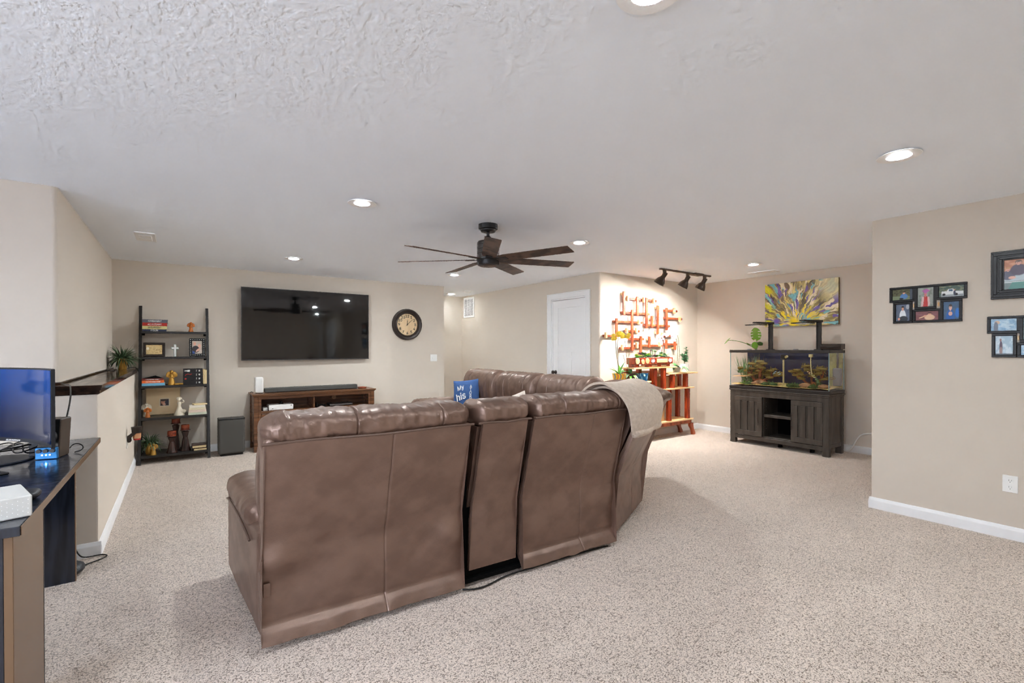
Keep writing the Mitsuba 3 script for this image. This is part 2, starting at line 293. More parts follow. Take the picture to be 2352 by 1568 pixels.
for x, y, l in ((1.105, 3.495, 'round recessed ceiling light left of the fan, nearer the camera'), (1.114, 6.105, 'small glowing recessed ceiling light close to the television wall'),
             (3.29, .917, 'largest recessed ceiling light, at upper right above the photo wall'), (3.325, 3.533, 'recessed ceiling light just right of the ceiling fan'),
             (3.284, 6.128, 'recessed ceiling light below the left fan blades, beyond the fan'), (4.376, 8.31, 'recessed ceiling light in the hall past the clock'),
             (6.03, 3.18, 'recessed ceiling light above the aquarium and painting'), (1.157, .925, 'recessed ceiling light at the top edge of the photo'),
             (-1.1, .985, 'recessed ceiling light above the desk, out of view'), (-2.6, 2.0, 'recessed ceiling light by the window, out of view'), (4.2, -2.3, 'recessed ceiling light in the hall behind the camera')):
    recessed(x, y, l, (.65 if y > 7 else 1.5) if y > 5 else .42 if x > 5 else 1.1 if y > 3 else .75)
# smoke detector / sensor plates on the ceiling
k = thing('ceiling_sensor', 'small square white plate on the ceiling near the left wall', 'sensor')
part(k, 'plate', bx(-.345, -.185, 5.55, 5.93, HC - .012, HC, .004), 'white'); part(k, 'louver', cat(bx(-.315, -.215, 5.6, 5.73, HC - .022, HC - .012), bx(-.315, -.215, 5.76, 5.87, HC - .02, HC - .012)), 'white')
k = thing('smoke_detector', 'small white smoke detector on the hall ceiling', 'smoke detector')
part(k, 'base', lathe([(.001, 0), (.062, 0), (.07, .01), (.07, .03), (.001, .03)], (4.404, 7.7, HC - .03), 24), 'white', 40); part(k, 'cap', lathe([(.001, 0), (.04, 0), (.05, .012), (.001, .012)], (4.404, 7.7, HC - .042), 24), 'white', 40)
k = thing('ceiling_vent', 'white slotted air vent on the ceiling above the aquarium', 'air vent')
part(k, 'frame', cat(bx(6.68, 6.7, 3.24, 3.61, HC - .012, HC), bx(6.83, 6.85, 3.24, 3.61, HC - .012, HC), bx(6.68, 6.85, 3.24, 3.26, HC - .012, HC), bx(6.68, 6.85, 3.59, 3.61, HC - .012, HC)), 'white')
mat('grey', C(120, 121, 124), .6)
part(k, 'backing', bx(6.7, 6.83, 3.26, 3.59, HC - .002, HC, 0), 'grey')
for i in range(6): part(k, 'slat', bx(6.706 + i * .021, 6.718 + i * .021, 3.26, 3.59, HC - .01, HC - .003, .001), 'white')
k = thing('wall_grille', 'white upright return air grille high on the hall wall', 'air grille')
y0, y1, z0, z1 = 8.195, 8.622, 1.99, 2.405
part(k, 'backing', bx(4.838, 4.845, y0 + .02, y1 - .02, z0 + .02, z1 - .02, 0), 'grey')
part(k, 'frame', cat([bx(4.832, 4.845, *q) for q in ((y0, y1, z0, z0 + .035), (y0, y1, z1 - .035, z1), (y0, y0 + .04, z0, z1), (y1 - .04, y1, z0, z1), (y0 + .15, y0 + .165, z0, z1), (y1 - .165, y1 - .15, z0, z1))]), 'white')
for c in range(3):
    ya = (y0 + .04, y0 + .165, y1 - .15)[c]; yb = (y0 + .15, y1 - .165, y1 - .04)[c]
    for i in range(16): part(k, 'slat', tf(bx(4.835, 4.8365, ya, yb, -.008, .008, 0), trimesh.transformations.translation_matrix((0, 0, z0 + .045 + i * .0218)) @ rota(35, (0, 1, 0), (4.836, 0, 0))), 'white')
def outlet(name, label, M, switch=False, w=.074, h=.118):
    B = lambda *a, b=.002: tf(bx(*a, b=b), M)
    k = thing(name, label, 'light switch' if switch else 'power outlet')
    part(k, 'plate', B(-w / 2, w / 2, -h / 2, h / 2, 0, .006), 'white')
    if switch:
        for x in (-.024, .024): part(k, 'toggle', B(x - .005, x + .005, -.012, .012, .006, .02), 'white')
    else:
        for y in (-.024, .024):
            part(k, 'socket', tf(lathe([(.001, 0), (.017, 0), (.017, .002), (.001, .002)], (0, y, .006), 20), M), 'white')
            part(k, 'slot', cat(B(-.0075, -.0055, y - .002, y + .007, .0075, .0085, b=0), B(.0055, .0075, y - .002, y + .007, .0075, .0085, b=0), B(-.002, .002, y - .012, y - .008, .0075, .0085, b=0)), 'black')
    return k
outlet('light_switch', 'white double switch plate on the wall right of the clock', M4([(1, 0, 0), (0, 0, 1), (0, -1, 0)], (3.568, 7.414, 1.2)), True, .125, .12)
outlet('power_outlet', 'white double power outlet low on the photo frame wall', M4([(0, -1, 0), (0, 0, 1), (-1, 0, 0)], (4.825, .702, .393)), False, .078, .12)
outlet('power_outlet', 'white power outlet on the half wall behind the plug in air freshener', M4([(0, 1, 0), (0, 0, 1), (1, 0, 0)], (-.443, 6.1, .42)), False, .078, .12)
# ceiling fan ----------------------------------------------------------
FX, FY, FZ = 2.207, 3.498, 2.136
k = thing('ceiling_fan', 'black ceiling fan with seven dark wood blades', 'ceiling fan')
part(k, 'canopy', lathe([(.001, 0), (.035, 0), (.06, .006), (.068, .016), (.069, .024), (.084, .03), (.084, .07), (.001, .07)], (FX, FY, HC - .07), 40), 'fanblack', 35)
part(k, 'rod', lathe([(.013, 0), (.013, .1)], (FX, FY, HC - .15), 16), 'fanblack', 40); part(k, 'coupling', lathe([(.001, 0), (.028, 0), (.03, .01), (.03, .03), (.018, .045), (.001, .045)], (FX, FY, 2.295), 24), 'fanblack', 40)
part(k, 'motor_housing', lathe([(.001, 0), (.094, 0), (.097, .01), (.097, .032), (.092, .035), (.092, .04), (.097, .043), (.097, .07), (.092, .073), (.092, .078), (.097, .081), (.097, .108), (.092, .111), (.092, .116), (.096, .119), (.096, .135), (.088, .15), (.03, .155), (.001, .155)], (FX, FY, 2.142), 48), 'bronze', 30)
part(k, 'lower_ring', lathe([(.001, 0), (.08, 0), (.093, .006), (.098, .02), (.098, .045), (.102, .05), (.102, .062), (.001, .062)], (FX, FY, 2.08), 48), 'fanblack', 30)
part(k, 'bottom_cap', lathe([(.001, 0), (.072, .001), (.08, .006), (.001, .006)], (FX, FY, 2.076), 40), 'fanwood', 40)
for i in range(7):
    a = math.radians(-119.66 + i * 360 / 7); e = V(math.cos(a), math.sin(a), 0); t = V(-math.sin(a), math.cos(a), 0); p = -.2021
    tt = t * math.cos(p) + V(0, 0, math.sin(p)); M = M4([e, tt, np.cross(e, tt)], (FX, FY, FZ))
    pl = hull([(x, y, z) for x, y in ((.13, -.05), (.13, .05), (.2, .0625), (.2, -.0625), (.798, .0625), (.798, -.0625)) for z in (-.003, .003)])
    part(k, 'blade', tf(pl, M), 'fanwood'); part(k, 'blade_iron', tf(bx(.075, .2, -.028, .028, -.008, -.003), M), 'fanblack')
# track light ----------------------------------------------------------
mat('trackmetal', C(74, 62, 52), .35, .5, .7); mat('headbronze', C(52, 42, 35), .33, .6, .5)
k = thing('track_light', 'bronze ceiling track light with three bell shaped spot heads', 'track light')
part(k, 'rail', bx(5.29, 6.46, 4.035, 4.069, HC - .022, HC, .003), 'trackmetal'); part(k, 'connector', bx(6.02, 6.22, 4.0, 4.105, HC - .03, HC, .006), 'trackmetal')
HEADS = ((5.385, 4.052), (5.905, 4.052), (6.315, 4.052))
for i, (x, y) in enumerate(HEADS):
    d = V((-.36, -.26, -.16)[i], .52, -.98); d /= np.linalg.norm(d); top = V(x, y, 2.36)
    h = part(k, 'head', lathe([(.001, 0), (.026, 0), (.03, .006), (.03, .07), (.033, .075), (.05, .1), (.066, .135), (.072, .175), (.068, .175), (.06, .135), (.045, .1), (.025, .08), (.001, .078)], top - d * .03, 28, d), 'headbronze', 40)
    part(h, 'adapter', bx(x - .022, x + .022, y - .016, y + .016, HC - .055, HC - .022, .003), 'trackmetal'); part(h, 'stem', tube([(x, y, HC - .055), (x, y, HC - .08), top + V(-.01, 0, .02), top], .008), 'trackmetal')
    part(h, 'bulb', ell(top + d * .085, (.026, .026, .026), 2), 'lens', True)
    S[uniq('spot_lamp')] = {'type': 'spot', 'to_world': T().look_at(origin=list(top + d * .165), target=list(top + d), up=(1, 0, 0)), 'intensity': rgb([7.5, 7.2, 6.8]), 'cutoff_angle': 74., 'beam_width': 3.}
# ---------- sectional sofa ----------
a1 = math.radians(-2.4); D1 = V(math.cos(a1), math.sin(a1), 0); N1 = V(-math.sin(a1), math.cos(a1), 0); A0 = V(.29, 2.375, 0)
def leg1(u, v, w): return A0 + np.multiply.outer(u, D1) + np.multiply.outer(v, N1) + np.multiply.outer(w, V(0, 0, 1))
def leg2(u, v, w): return V(3.66, 3.42, 0) + np.multiply.outer(u, V(0, 1., 0)) + np.multiply.outer(v, V(-1., 0, 0)) + np.multiply.outer(w, V(0, 0, 1))
W = [V(2.475, 2.30, 0), V(3.28, 2.70, 0), V(3.66, 3.42, 0)]
def nrm(a, b): d = (b - a) / np.linalg.norm(b - a); return V(-d[1], d[0], 0)
WN = [nrm(W[0], W[1]), None, nrm(W[1], W[2])]; WN[1] = WN[0] + WN[2]; WN[1] /= WN[1] @ WN[0]
def wedge(u, v, w):     # u in 0..2 along the two back facets
    u = np.asarray(u, float); P = np.zeros(u.shape + (3,)); N = np.zeros(u.shape + (3,))
    for i in (0, 1):
        k = (u <= 1) if i == 0 else (u > 1); t = np.clip(u - i, 0, 1)[..., None]
        P = np.where(k[..., None], W[i] * (1 - t) + W[i + 1] * t, P); N = np.where(k[..., None], WN[i] * (1 - t) + WN[i + 1] * t, N)
    return P + N * np.asarray(v)[..., None] + np.asarray(w)[..., None] * V(0, 0, 1)
NS = lambda p, f, s=0, o=3: meshkit.fbm(np.asarray(p) * f, o, s) - .5
def backpanel(pos, u0, u1, lean=.15, nu=60, seams=(), seed=0, dents=(), top=.955, flap=True, th=.022, bot=.035, nar=.012):
    w = np.r_[np.linspace(bot, max(.1, bot + .005), 6), np.linspace(max(.112, bot + .02), .5, 26), np.linspace(.52, top, 24)]
    us = np.unique(np.r_[np.linspace(u0, u1, nu), [s + d for s in seams for d in (-.012, -.006, -.0025, 0, .0025, .006, .012)]])
    U, Wd = np.meshgrid(us, w, indexing='ij')
    v = -lean * np.clip((Wd - .43) / (top - .43), 0, 1) ** 1.04
    q = np.stack([U * 3.1 + seed * 7, Wd * 3.1, U * 0], -1)
    edge = np.clip(np.minimum(U - u0, u1 - U) / .1, 0, 1)
    v = v - (.034 * NS(q, 1.2, seed) + .008 * NS(q, 4, seed + 3)) * np.clip((Wd - .1) / .15, 0, 1) * np.clip((top - Wd) / .2, 0, 1) - .012 * edge * np.clip((Wd - .1) / .3, 0, 1)
    if flap: v = v + np.where(Wd < .105, -.05 * np.clip((.108 - Wd) / .07, 0, 1) ** .8 - .02 * NS(q, 3.3, seed + 5) * np.clip((.11 - Wd) / .07, 0, 1), 0) + .012 * np.exp(-((Wd - .106) / .006) ** 2)
    for (du, dw, ru, rw, amp) in dents: v = v - amp * np.exp(-((U - du) / ru) ** 2 - ((Wd - dw) / rw) ** 2)
    for s in seams: v = v + .005 * np.exp(-((U - s) / .0035) ** 2)
    Wz = Wd + np.where(Wd < .1, .018 * NS(q, 2.6, seed + 9) * np.clip((.1 - Wd) / .06, 0, 1), 0)
    uc, hw_ = (u0 + u1) / 2, (u1 - u0) / 2; U = uc + (U - uc) * (1 - nar / hw_ * np.clip((Wd - .4) / .25, 0, 1))
    P = pos(U, v, Wz); m = sheet(P, -th)
    return m
def roll(pos, u0, u1, vc, wc, rv, rw, seams=(), nu=70, nk=56, seed=0, wr=.012, ex=2.4, endr=.06, tilt=0., fine=9., sag=None, pleat=0.):
    L = abs(u1 - u0); us = np.unique(np.r_[u0 + (u1 - u0) * (.5 - .5 * np.cos(np.linspace(0, np.pi, nu))), [s + d for s in seams for d in (-.02, -.01, -.006, -.003, -.0015, 0, .0015, .003, .006, .01, .02)]])
    if u1 < u0: us = us[::-1]
    g = np.linspace(0, 2 * np.pi, nk, endpoint=False); secs = []
    for u in us:
        e = min(abs(u - u0), abs(u1 - u)); k = 1. if e >= endr else math.sqrt(max(1e-4, 1 - (1 - e / endr) ** 2)) * .45 + .55 * (e / endr) ** .25 if e > 1e-6 else .02
        cx, sy = np.cos(g), np.sin(g); rr = (np.abs(cx) ** ex + np.abs(sy) ** ex) ** (-1 / ex)
        q = np.stack([u * fine + 0 * g, cx * 1.3, sy * 1.3], -1)
        r = rr * (1 + 0 * g); d = wr * (NS(q, 1., seed) * .9 + NS(q * V(2.2, .8, .8), 1.5, seed + 4) * .6 + 1.3 * NS(q * V(5., .45, .45) + V(0, .3 * u, 0), 1.5, seed + 8)) * 2
        if pleat: d = d + pleat * np.sin(u * 2 * np.pi / .035) * np.exp(-(e / .09) ** 2)
        for s in seams: d = d - .007 * np.exp(-((u - s) / .0035) ** 2)
        v = cx * (rv * r * k + d * k); w = sy * (rw * r * k + d * k)
        ct, st = math.cos(tilt), math.sin(tilt); v, w = v * ct - w * st, v * st + w * ct
        if sag: w = w + sag(u)
        secs.append(pos(np.full(nk, u), vc + v, wc + w))
    return loft(secs)
def extr(pos, prof, u0, u1, n=2):
    p = np.array(prof); return loft([pos(np.full(len(p), u), p[:, 0], p[:, 1]) for u in np.linspace(u0, u1, n)])
SO = thing('sectional_sofa', 'brown leather sectional sofa seen from behind in the middle of the room', 'sofa')
def P_(n, m, s=45, mt='leather', **k): return part(SO, n, m, mt, s, **k)
core = [(.035, .1), (.2, .1), (.2, .5), (.1, .93), (-.10, .93), (.035, .43)]
secs1 = ((-.005, 1.0, 'A'), (1.03, 1.375, 'B'), (1.405, 2.16, 'C'))
# recliner section, console section, armless section
P_('back_panel', backpanel(leg1, 0, .998, .15, 70, (.565,), 1, ((.06, .40, .1, .07, .035), (.93, .36, .09, .1, .035), (.12, .28, .12, .12, -.015))))
P_('back_panel', backpanel(leg1, 1.05, 1.368, .15, 34, (), 2, ((1.2, .42, .3, .05, .012),), flap=False, bot=.095), label='narrow back panel of the console section')
P_('back_panel', backpanel(leg1, 1.392, 2.165, .15, 56, (1.87,), 3, ((2.1, .36, .08, .1, .02),)))
for u0, u1, n in secs1: P_('backrest', extr(leg1, core, u0 + .02, u1 - .02), 30)
for (u0, u1, n), sm, sd in zip(secs1, ((.39, .82), (), (1.62, 2.07)), (11, 12, 13)):
    P_('headrest', roll(leg1, u0 - .005, u1 + .005, -.035, 1.005, .135, .072, sm, 130 if n != 'B' else 60, 64, sd, .009, 2.5, .085 if n == 'A' else .045, fine=6.))
    P_('piping', tube(leg1(np.linspace(u0, u1, 30), np.full(30, -.158), np.full(30, .955) + .003 * np.sin(np.linspace(0, 9, 30))), .0065), True, 'piping')
    P_('back_cushion', roll(leg1, u0, u1, .16, .72, .13, .27, sm, 44, 40, sd + 20, .008, 3.2, .06))
P_('seat_cushion', roll(leg1, .19, 1.0, .58, .40, .40, .115, (), 40, 40, 41, .008, 4, .07)); P_('console_top', tf(softbox(.165, .38, .14, .03, 6), M4([D1, N1, (0, 0, 1)], leg1(1.2, .6, .42)))); P_('seat_cushion', roll(leg1, 1.405, 2.17, .58, .40, .40, .115, (), 40, 40, 42, .008, 4, .07))
P_('seat_base', extr(leg1, [(.06, .06), (.95, .06), (.95, .32), (.06, .32)], .1, 2.17)); P_('footrest', tf(softbox(.39, .035, .13, .03, 6), M4([D1, N1, (0, 0, 1)], leg1(.6, .98, .23))))
P_('metal_frame', cat(extr(leg1, [(.06, .015), (.9, .015), (.9, .06), (.06, .06)], .12, 2.15), extr(leg1, [(-.0, .025), (.06, .025), (.06, .05), (-.0, .05)], .95, 1.45), extr(leg1, [(.03, .04), (.05, .04), (.05, .9), (.03, .9)], .98, 1.43)), False, 'void', label='dark metal mechanism under the seats')
P_('cable', tube(spline([leg1(1.0, -.02, .012), leg1(1.15, -.05, .01), leg1(1.28, -.02, .012), leg1(1.42, -.03, .02), leg1(1.9, -.02, .012), leg1(2.1, -.03, .01)], 40), .005), True, 'black')
# side of the backrest and arm at the left end
P_('back_side', tf(softbox(.028, .155, .30, .027, 6, lambda v, d: v + np.stack([v[:, 0] * 0, -(v[:, 2]) * .27 - .02, v[:, 2] * 0], 1)), M4([D1, N1, (0, 0, 1)], leg1(.034, .105, .68))))
P_('back_side_roll', roll(leg1, -.006, .09, .01, .955, .125, .08, (), 24, 40, 77, .004, 2.4, .04))
P_('arm_body', tf(softbox(.105, .43, .245, .035, 10, lambda v, d: v + np.stack([-.012 * np.cos(v[:, 1] * 3.4) * np.cos(v[:, 2] * 5) * (d[:, 0] < 0), v[:, 1] * 0, v[:, 2] * 0], 1)), M4([D1, N1 - .11 * D1, (0, 0, 1)], leg1(.055, .5, .29))))
P_('arm_skirt', tf(softbox(.112, .09, .15, .02, 5), M4([D1, N1 - .11 * D1, (0, 0, 1)], leg1(.105, .12, .19))))
def armpos(u, v, w): return leg1(v - .085 * (u - .3), u, w)
P_('arm_pad', roll(armpos, .17, .96, .055, .545, .11, .075, (), 90, 40, 51, .005, 2.3, .09, pleat=.004))
P_('arm_piping', tube(spline([leg1(-.03, .2, .44), leg1(-.055, .4, .48), leg1(-.09, .7, .5), leg1(-.10, .93, .46)], 24), .006), True, 'piping')
P_('seam_tab', tf(bx(.0, .028, -.0015, .004, -.03, .03, .001), M4([D1, N1, (0, 0, 1)], leg1(.012, -.002, .27))), False)
# corner wedge
P_('back_panel', backpanel(wedge, 0.03, 1.0, .215, 40, (.6,), 5, (), flap=False, nar=0), label='angled back panel of the corner section')
P_('back_panel', backpanel(wedge, 1.0, 1.98, .215, 30, (), 6, (), flap=False, nar=0))
P_('backrest', extr(wedge, [(.03, .1), (.24, .1), (.24, .5), (.1, .93), (-.16, .93), (.03, .43)], .04, 1.97, 41), 30)
P_('headrest', roll(wedge, .0, 1.98, -.055, .972, .185, .062, (), 150, 64, 15, .009, 2.5, .05, fine=5, sag=lambda u: -.02 * math.exp(-((u - 1) / .2) ** 2) + .02 * math.exp(-(u / .25) ** 2)))
P_('piping', tube(wedge(np.linspace(0, 2, 41), np.full(41, -.225), .957 - .012 * np.exp(-((np.linspace(0, 2, 41) - 1) / .2) ** 2)), .0065), True, 'piping')
P_('back_cushion', roll(wedge, .1, 1.92, .2, .72, .15, .25, (1.0,), 40, 40, 16, .01, 2.8, .06)); P_('seat_base', extr(wedge, [(.03, .05), (.8, .05), (.8, .3), (.03, .3)], .0, 2.0, 21)); P_('seat_cushion', roll(wedge, .03, 1.97, .55, .41, .32, .11, (), 40, 40, 17, .008, 4, .06))
# leg along the right, facing left
L2 = ((.04, .955), (.965, 1.81), (1.82, 2.68))
P_('back_panel', backpanel(leg2, .01, 2.7, .15, 60, (.95, 1.82), 7, ()))
P_('backrest', extr(leg2, core, .02, 2.7), 30)
for (u0, u1), sd in zip(L2, (21, 22, 23)):
    P_('back_cushion', roll(leg2, u0, u1, .10, .80, .19, .262, (u0 + (u1 - u0) * .22, u0 + (u1 - u0) * .72), 110, 64, sd, .006, 2.5, .09, fine=5., pleat=.002, tilt=-.1))
    P_('seat_cushion', roll(leg2, u0, u1, .58, .40, .40, .115, (), 36, 40, sd + 40, .008, 4, .07))
P_('seat_base', extr(leg2, [(.06, .05), (.95, .05), (.95, .32), (.06, .32)], .02, 2.9)); P_('arm_body', tf(softbox(.11, .43, .245, .035, 6), M4([(0, 1, 0), (-1, 0, 0), (0, 0, 1)], leg2(2.8, .5, .29))))
def armpos2(u, v, w): return leg2(v, u, w)
P_('arm_pad', roll(armpos2, .14, 1.0, 2.79, .575, .12, .075, (), 60, 40, 52, .007, 2.3, .09, pleat=.003))
# folded throw over the corner
S['m_fleece'] = {'type': 'twosided', 'bsdf': {'type': 'principled', 'base_color': proc(lambda p, n, uv: mix(C(172, 156, 142), C(196, 182, 168), fbm(p.x * 60, p.y * 60, p.z * 60))), 'roughness': .9, 'sheen': .6, 'specular': .2}}
def throw(off, l0, l1, r0, r1, drop):
    """strip over the top of the back: s runs from the seat side over the top and down behind"""
    path = [(.16, .93 + off), (.08, 1.06 + off), (-.04, 1.098 + off), (-.14 - off * .6, 1.06 + off * .8), (-.205 - off, .97 + off * .3), (-.205 - off, .88), (-.19 - off, drop)]
    pv = spline([(v, 0, w) for v, w in path], 34); rows = []
    for i, (v, _, w) in enumerate(pv):
        t = i / 33; a = l0 + (l1 - l0) * t ** 1.2; b = r0 + (r1 - r0) * t; row = []
        for j in range(15):
            x = a + (b - a) * j / 14; bul = .010 * math.sin(x * 23 + t * 2) * t + .012 * math.exp(-((j / 14) / .12) ** 2)
            row.append(bigpos(x, v - bul, w + bul * .5 * (1 - t) - .02 * t * t * math.sin(j / 14 * 3.1) * (off > .02)))
        rows.append(row)
    return np.array(rows)
def bigpos(u, v, w):    # leg 1 coordinate that bends into the wedge past its end
    if u <= 2.17: return leg1(u, v, w)
    p = wedge(np.array((u - 2.17) / .9 + .01), v - .03, w); k = min(1, (u - 2.17) / .08); return leg1(u, v, w) * (1 - k) + p * k
TH = thing('throw_blanket', 'folded beige fleece throw draped over the corner of the sofa back', 'blanket')
part(TH, 'under_layer', sheet(throw(.004, 2.0, 2.17, 2.42, 2.50, .81), -.014), 'fleece', 60)
part(TH, 'upper_layer', sheet(throw(.034, 1.97, 2.12, 2.46, 2.56, .80), -.016), 'fleece', 60)
lo = throw(.02, 1.98, 2.14, 2.42, 2.53, .80)[-1]; part(TH, 'fold', tube(lo, .026, 12), 'fleece', True)
# loose cushions on the far seats
def pillow(name, label, o, r, u, s, m, th=.07):
    r, u = V(*r), V(*u); r /= np.linalg.norm(r); u = u - r * (u @ r); u /= np.linalg.norm(u); n = np.cross(r, u); g = np.linspace(-1, 1, 25); X, Y = np.meshgrid(g, g, indexing='ij')
    prof = np.clip((1 - X ** 2) * (1 - Y ** 2), 0, 1) ** .55 * th; k = 1 - .07 * (1 - np.abs(X) ** 2) * np.abs(Y) ** 3; k2 = 1 - .07 * (1 - np.abs(Y) ** 2) * np.abs(X) ** 3
    f = lambda sg: V(*o) + (X * k2 * s)[..., None] * r + (Y * k * s)[..., None] * u + (sg * (prof + .002))[..., None] * n
    t = thing(name, label, 'cushion'); part(t, 'cover', cat(sheet(f(1)), tf(sheet(f(-1)), np.eye(4))), m, 60); return t, V(*o), r, u, n
mat('bluefab', C(62, 92, 142), .85, .2, sheen=.4); mat('whitefab', C(226, 214, 204), .85, .2, sheen=.4); mat('ink', C(224, 226, 228), .7)
t, o, r, u, n = pillow('blue_cushion', 'blue cushion with white lettering against the far end of the sofa', (3.26, 5.74, .715), (.5, -.85, .12), (.25, .05, 1), .215, 'bluefab')
if n[1] > 0 or n @ (V(*EYE) - o) < 0: n = -n; r = -r
for i, ch in enumerate('ATORY'): part(t, 'letter', text(ch, .042, o + r * .105 + u * (.1 - i * .045) + n * (.003 + .07 * max(0, (1 - .24) * (1 - ((.1 - i * .045) / .215) ** 2)) ** .55), u * -1 * 0 + r * .9 + u * .1, u, .004, True), 'ink')
part(t, 'letter', text('his', .09, o + n * .073 - r * .04 - u * .03, r * .9 + u * .25, u - r * .2, .004, True), 'ink'); part(t, 'letter', text('My', .06, o + n * .066 - r * .05 + u * .085, r * .9 + u * .25, u - r * .2, .004, True), 'ink')
pillow('white_cushion', 'off white cushion whose corner shows above the console section', (3.0, 4.25, .665), (.7, -.5, .3), (.3, .5, .9), .2, 'whitefab')
# ---------- desk corner ----------
DT = .78
DK = thing('desk', 'dark blue black wooden desk at the left edge, below the ledge', 'desk')
part(DK, 'desktop', cat(bx(-1.85, -.43, 2.83, 4.085, DT - .032, DT, .002), bx(-1.85, -.43, 2.185, 2.826, DT - .032, DT, .002)), 'deskwood')
mat('edgeband', C(108, 84, 62), .3, .5)
part(DK, 'edge_band', bx(-.4302, -.4275, 2.19, 4.08, DT - .031, DT - .001, .001), 'edgeband', label='brown edge band of the desktop')
part(DK, 'front_edge', bx(-1.85, -.43, 2.182, 2.1855, DT - .031, DT - .001, .001), 'deskwood')
part(DK, 'end_panel', bx(-.475, -.452, 2.215, 2.63, 0, DT - .032, .002), 'edgeband', label='smooth brown end panel nearest the camera')
part(DK, 'front_panel', bx(-1.0, -.475, 2.215, 2.235, 0, DT - .032, .002), 'deskwood'); part(DK, 'back_upright', bx(-.478, -.452, 2.632, 2.645, 0, DT - .032, .002), 'black')
part(DK, 'pedestal', bx(-1.2, -.507, 3.72, 3.745, 0, DT - .032, .002), 'deskwood'); part(DK, 'pedestal_edge', bx(-.507, -.503, 3.72, 3.745, 0, DT - .032, .001), 'edgeband')
part(DK, 'modesty_panel', bx(-1.8, -1.2, 3.95, 3.97, .2, DT - .032, .002), 'deskwood')
# curved monitor
mat('screenoff', proc(lambda p, n, uv: mix(mi.Color3f(C(8, 18, 44)), mi.Color3f(C(26, 66, 130)), smoothstep(.92, 1.27, p.z + .1 * (p.x + .6)))), .1, .3); mat('darkplastic', C(30, 34, 40), .4, .5)
MN = thing('monitor', 'curved blue lit computer monitor on the desk', 'monitor')
MD = V(-.56, .8285, 0); MNr = V(.8285, .56, 0)      # along the screen from its right end, and out of its back
def mon(z0, z1, back=0., t0=0., t1=.61):
    rows = []
    for t in np.linspace(t0, t1, 18):
        p = V(-.519, 3.2, 0) + MD * t + MNr * (.05 * (1 - ((t - .305) / .305) ** 2) + back); rows.append([p + V(0, 0, z1), p + V(0, 0, z0)])
    return np.array(rows)
def slab(P, th):
    m = sheet(P, th); return m
part(MN, 'screen', cat(loft([np.array([a[0], a[1], a[1] + MNr * .004, a[0] + MNr * .004]) for a in mon(.888, 1.252, -.003, .009, .601)])), 'screenoff', True, emitter={'type': 'area', 'radiance': rgb((.0012, .004, .014))})
part(MN, 'bezel', loft([np.array([a[0], a[1], a[1] + MNr * .016, a[0] + MNr * .016]) for a in mon(.868, 1.26)]), 'darkplastic', 40)
part(MN, 'rear_shell', loft([np.array([a[0], a[1], a[1] + MNr * .02, a[0] + MNr * .02]) for a in mon(.95, 1.18, .016, .2, .5)]), 'darkplastic', 40)
part(MN, 'neck', hull([(x + MNr[0] * k, y + MNr[1] * k, z) for x, y, k, z in [(-.635 + dx, 3.56 + dy, 0, z) for dx in (-.025, .02) for dy in (-.025, .025) for z in (DT + .005, 1.05)]]), 'darkplastic')
part(MN, 'base', cat(lathe([(.001, 0), (.15, 0), (.155, .004), (.15, .009), (.001, .011)], (-.79, 3.50, DT), 40)), 'darkplastic', 40)
part(MN, 'badge', text('ALIENWARE', .008, mon(.868, .883, -.0005, .43, .43)[0].mean(0), -(MD * .985 + MNr * -.17), (0, 0, 1), .003, True, .1), 'white')
# speaker with blue lit controls
SK = thing('desktop_speaker', 'black desktop speaker with blue glowing controls beside the monitor', 'speaker')
Ms = M4([(.97, -.243, 0), (.243, .97, 0), (0, 0, 1)], (-.573, 3.44, DT))
sp = lambda m: tf(m, Ms)
mat('gloss', C(12, 13, 15), .12, .7); mat('cone', C(34, 35, 38), .5); mat('speakside', C(62, 52, 44), .35)
part(SK, 'cabinet', sp(tf(bx(-.046, .046, 0, .11, 0, .205, .006), np.array([[1, 0, 0, 0], [0, 1, .14, 0], [0, 0, 1, 0], [0, 0, 0, 1.]]))), 'speakside', 30)
sk = np.array([[1, 0, 0, 0], [0, 1, .14, -.003], [0, 0, 1, 0], [0, 0, 0, 1.]])
part(SK, 'face', sp(tf(bx(-.045, .045, -.004, .004, .062, .203, .002), sk)), 'gloss')
part(SK, 'woofer', sp(tf(lathe([(.001, .012), (.012, .008), (.014, .002), (.03, .014), (.034, .016), (.038, .008), (.038, 0)], (0, .001, .115), 32, (0, -1, 0)), sk)), 'cone', 40)
part(SK, 'tweeter', sp(tf(lathe([(.001, .008), (.008, .006), (.012, 0), (.016, .006), (.018, 0)], (.0, .0, .178), 24, (0, -1, 0)), sk)), 'cone', 40)
mat('blueplate', C(56, 130, 190), .22, .7, .6); S['m_bluelit'] = {'type': 'diffuse', 'reflectance': rgb((.1, .3, .8))}
part(SK, 'control_plate', sp(bx(-.046, .046, -.014, .002, .002, .062, .003)), 'blueplate', label='blue chrome control plate')
for x in (-.028, 0, .028): part(SK, 'knob', sp(lathe([(.001, .012), (.01, .012), (.011, 0), (.001, 0)][::-1], (x, -.014, .046), 20, (0, -1, 0))), 'cone', 40)
for x in (-.016, .016): part(SK, 'jack', sp(lathe([(.002, 0), (.005, 0), (.005, .002), (.002, .002)], (x, -.014, .024), 16, (0, -1, 0))), 'white')
kk = SK + '__led'; S[kk] = mikit.ply(sp(ell((0, -.015, .024), (.004, .003, .004), 2)), 'm_bluelit', True, emitter={'type': 'area', 'radiance': rgb((3, 14, 60))})
part(SK, 'cable', tube(spline([(-.515, 3.56, .985), (-.52, 3.7, 1.07), (-.555, 3.95, 1.13), (-.6, 4.16, 1.128), (-.64, 4.27, 1.13)], 30), .004), 'black', True)
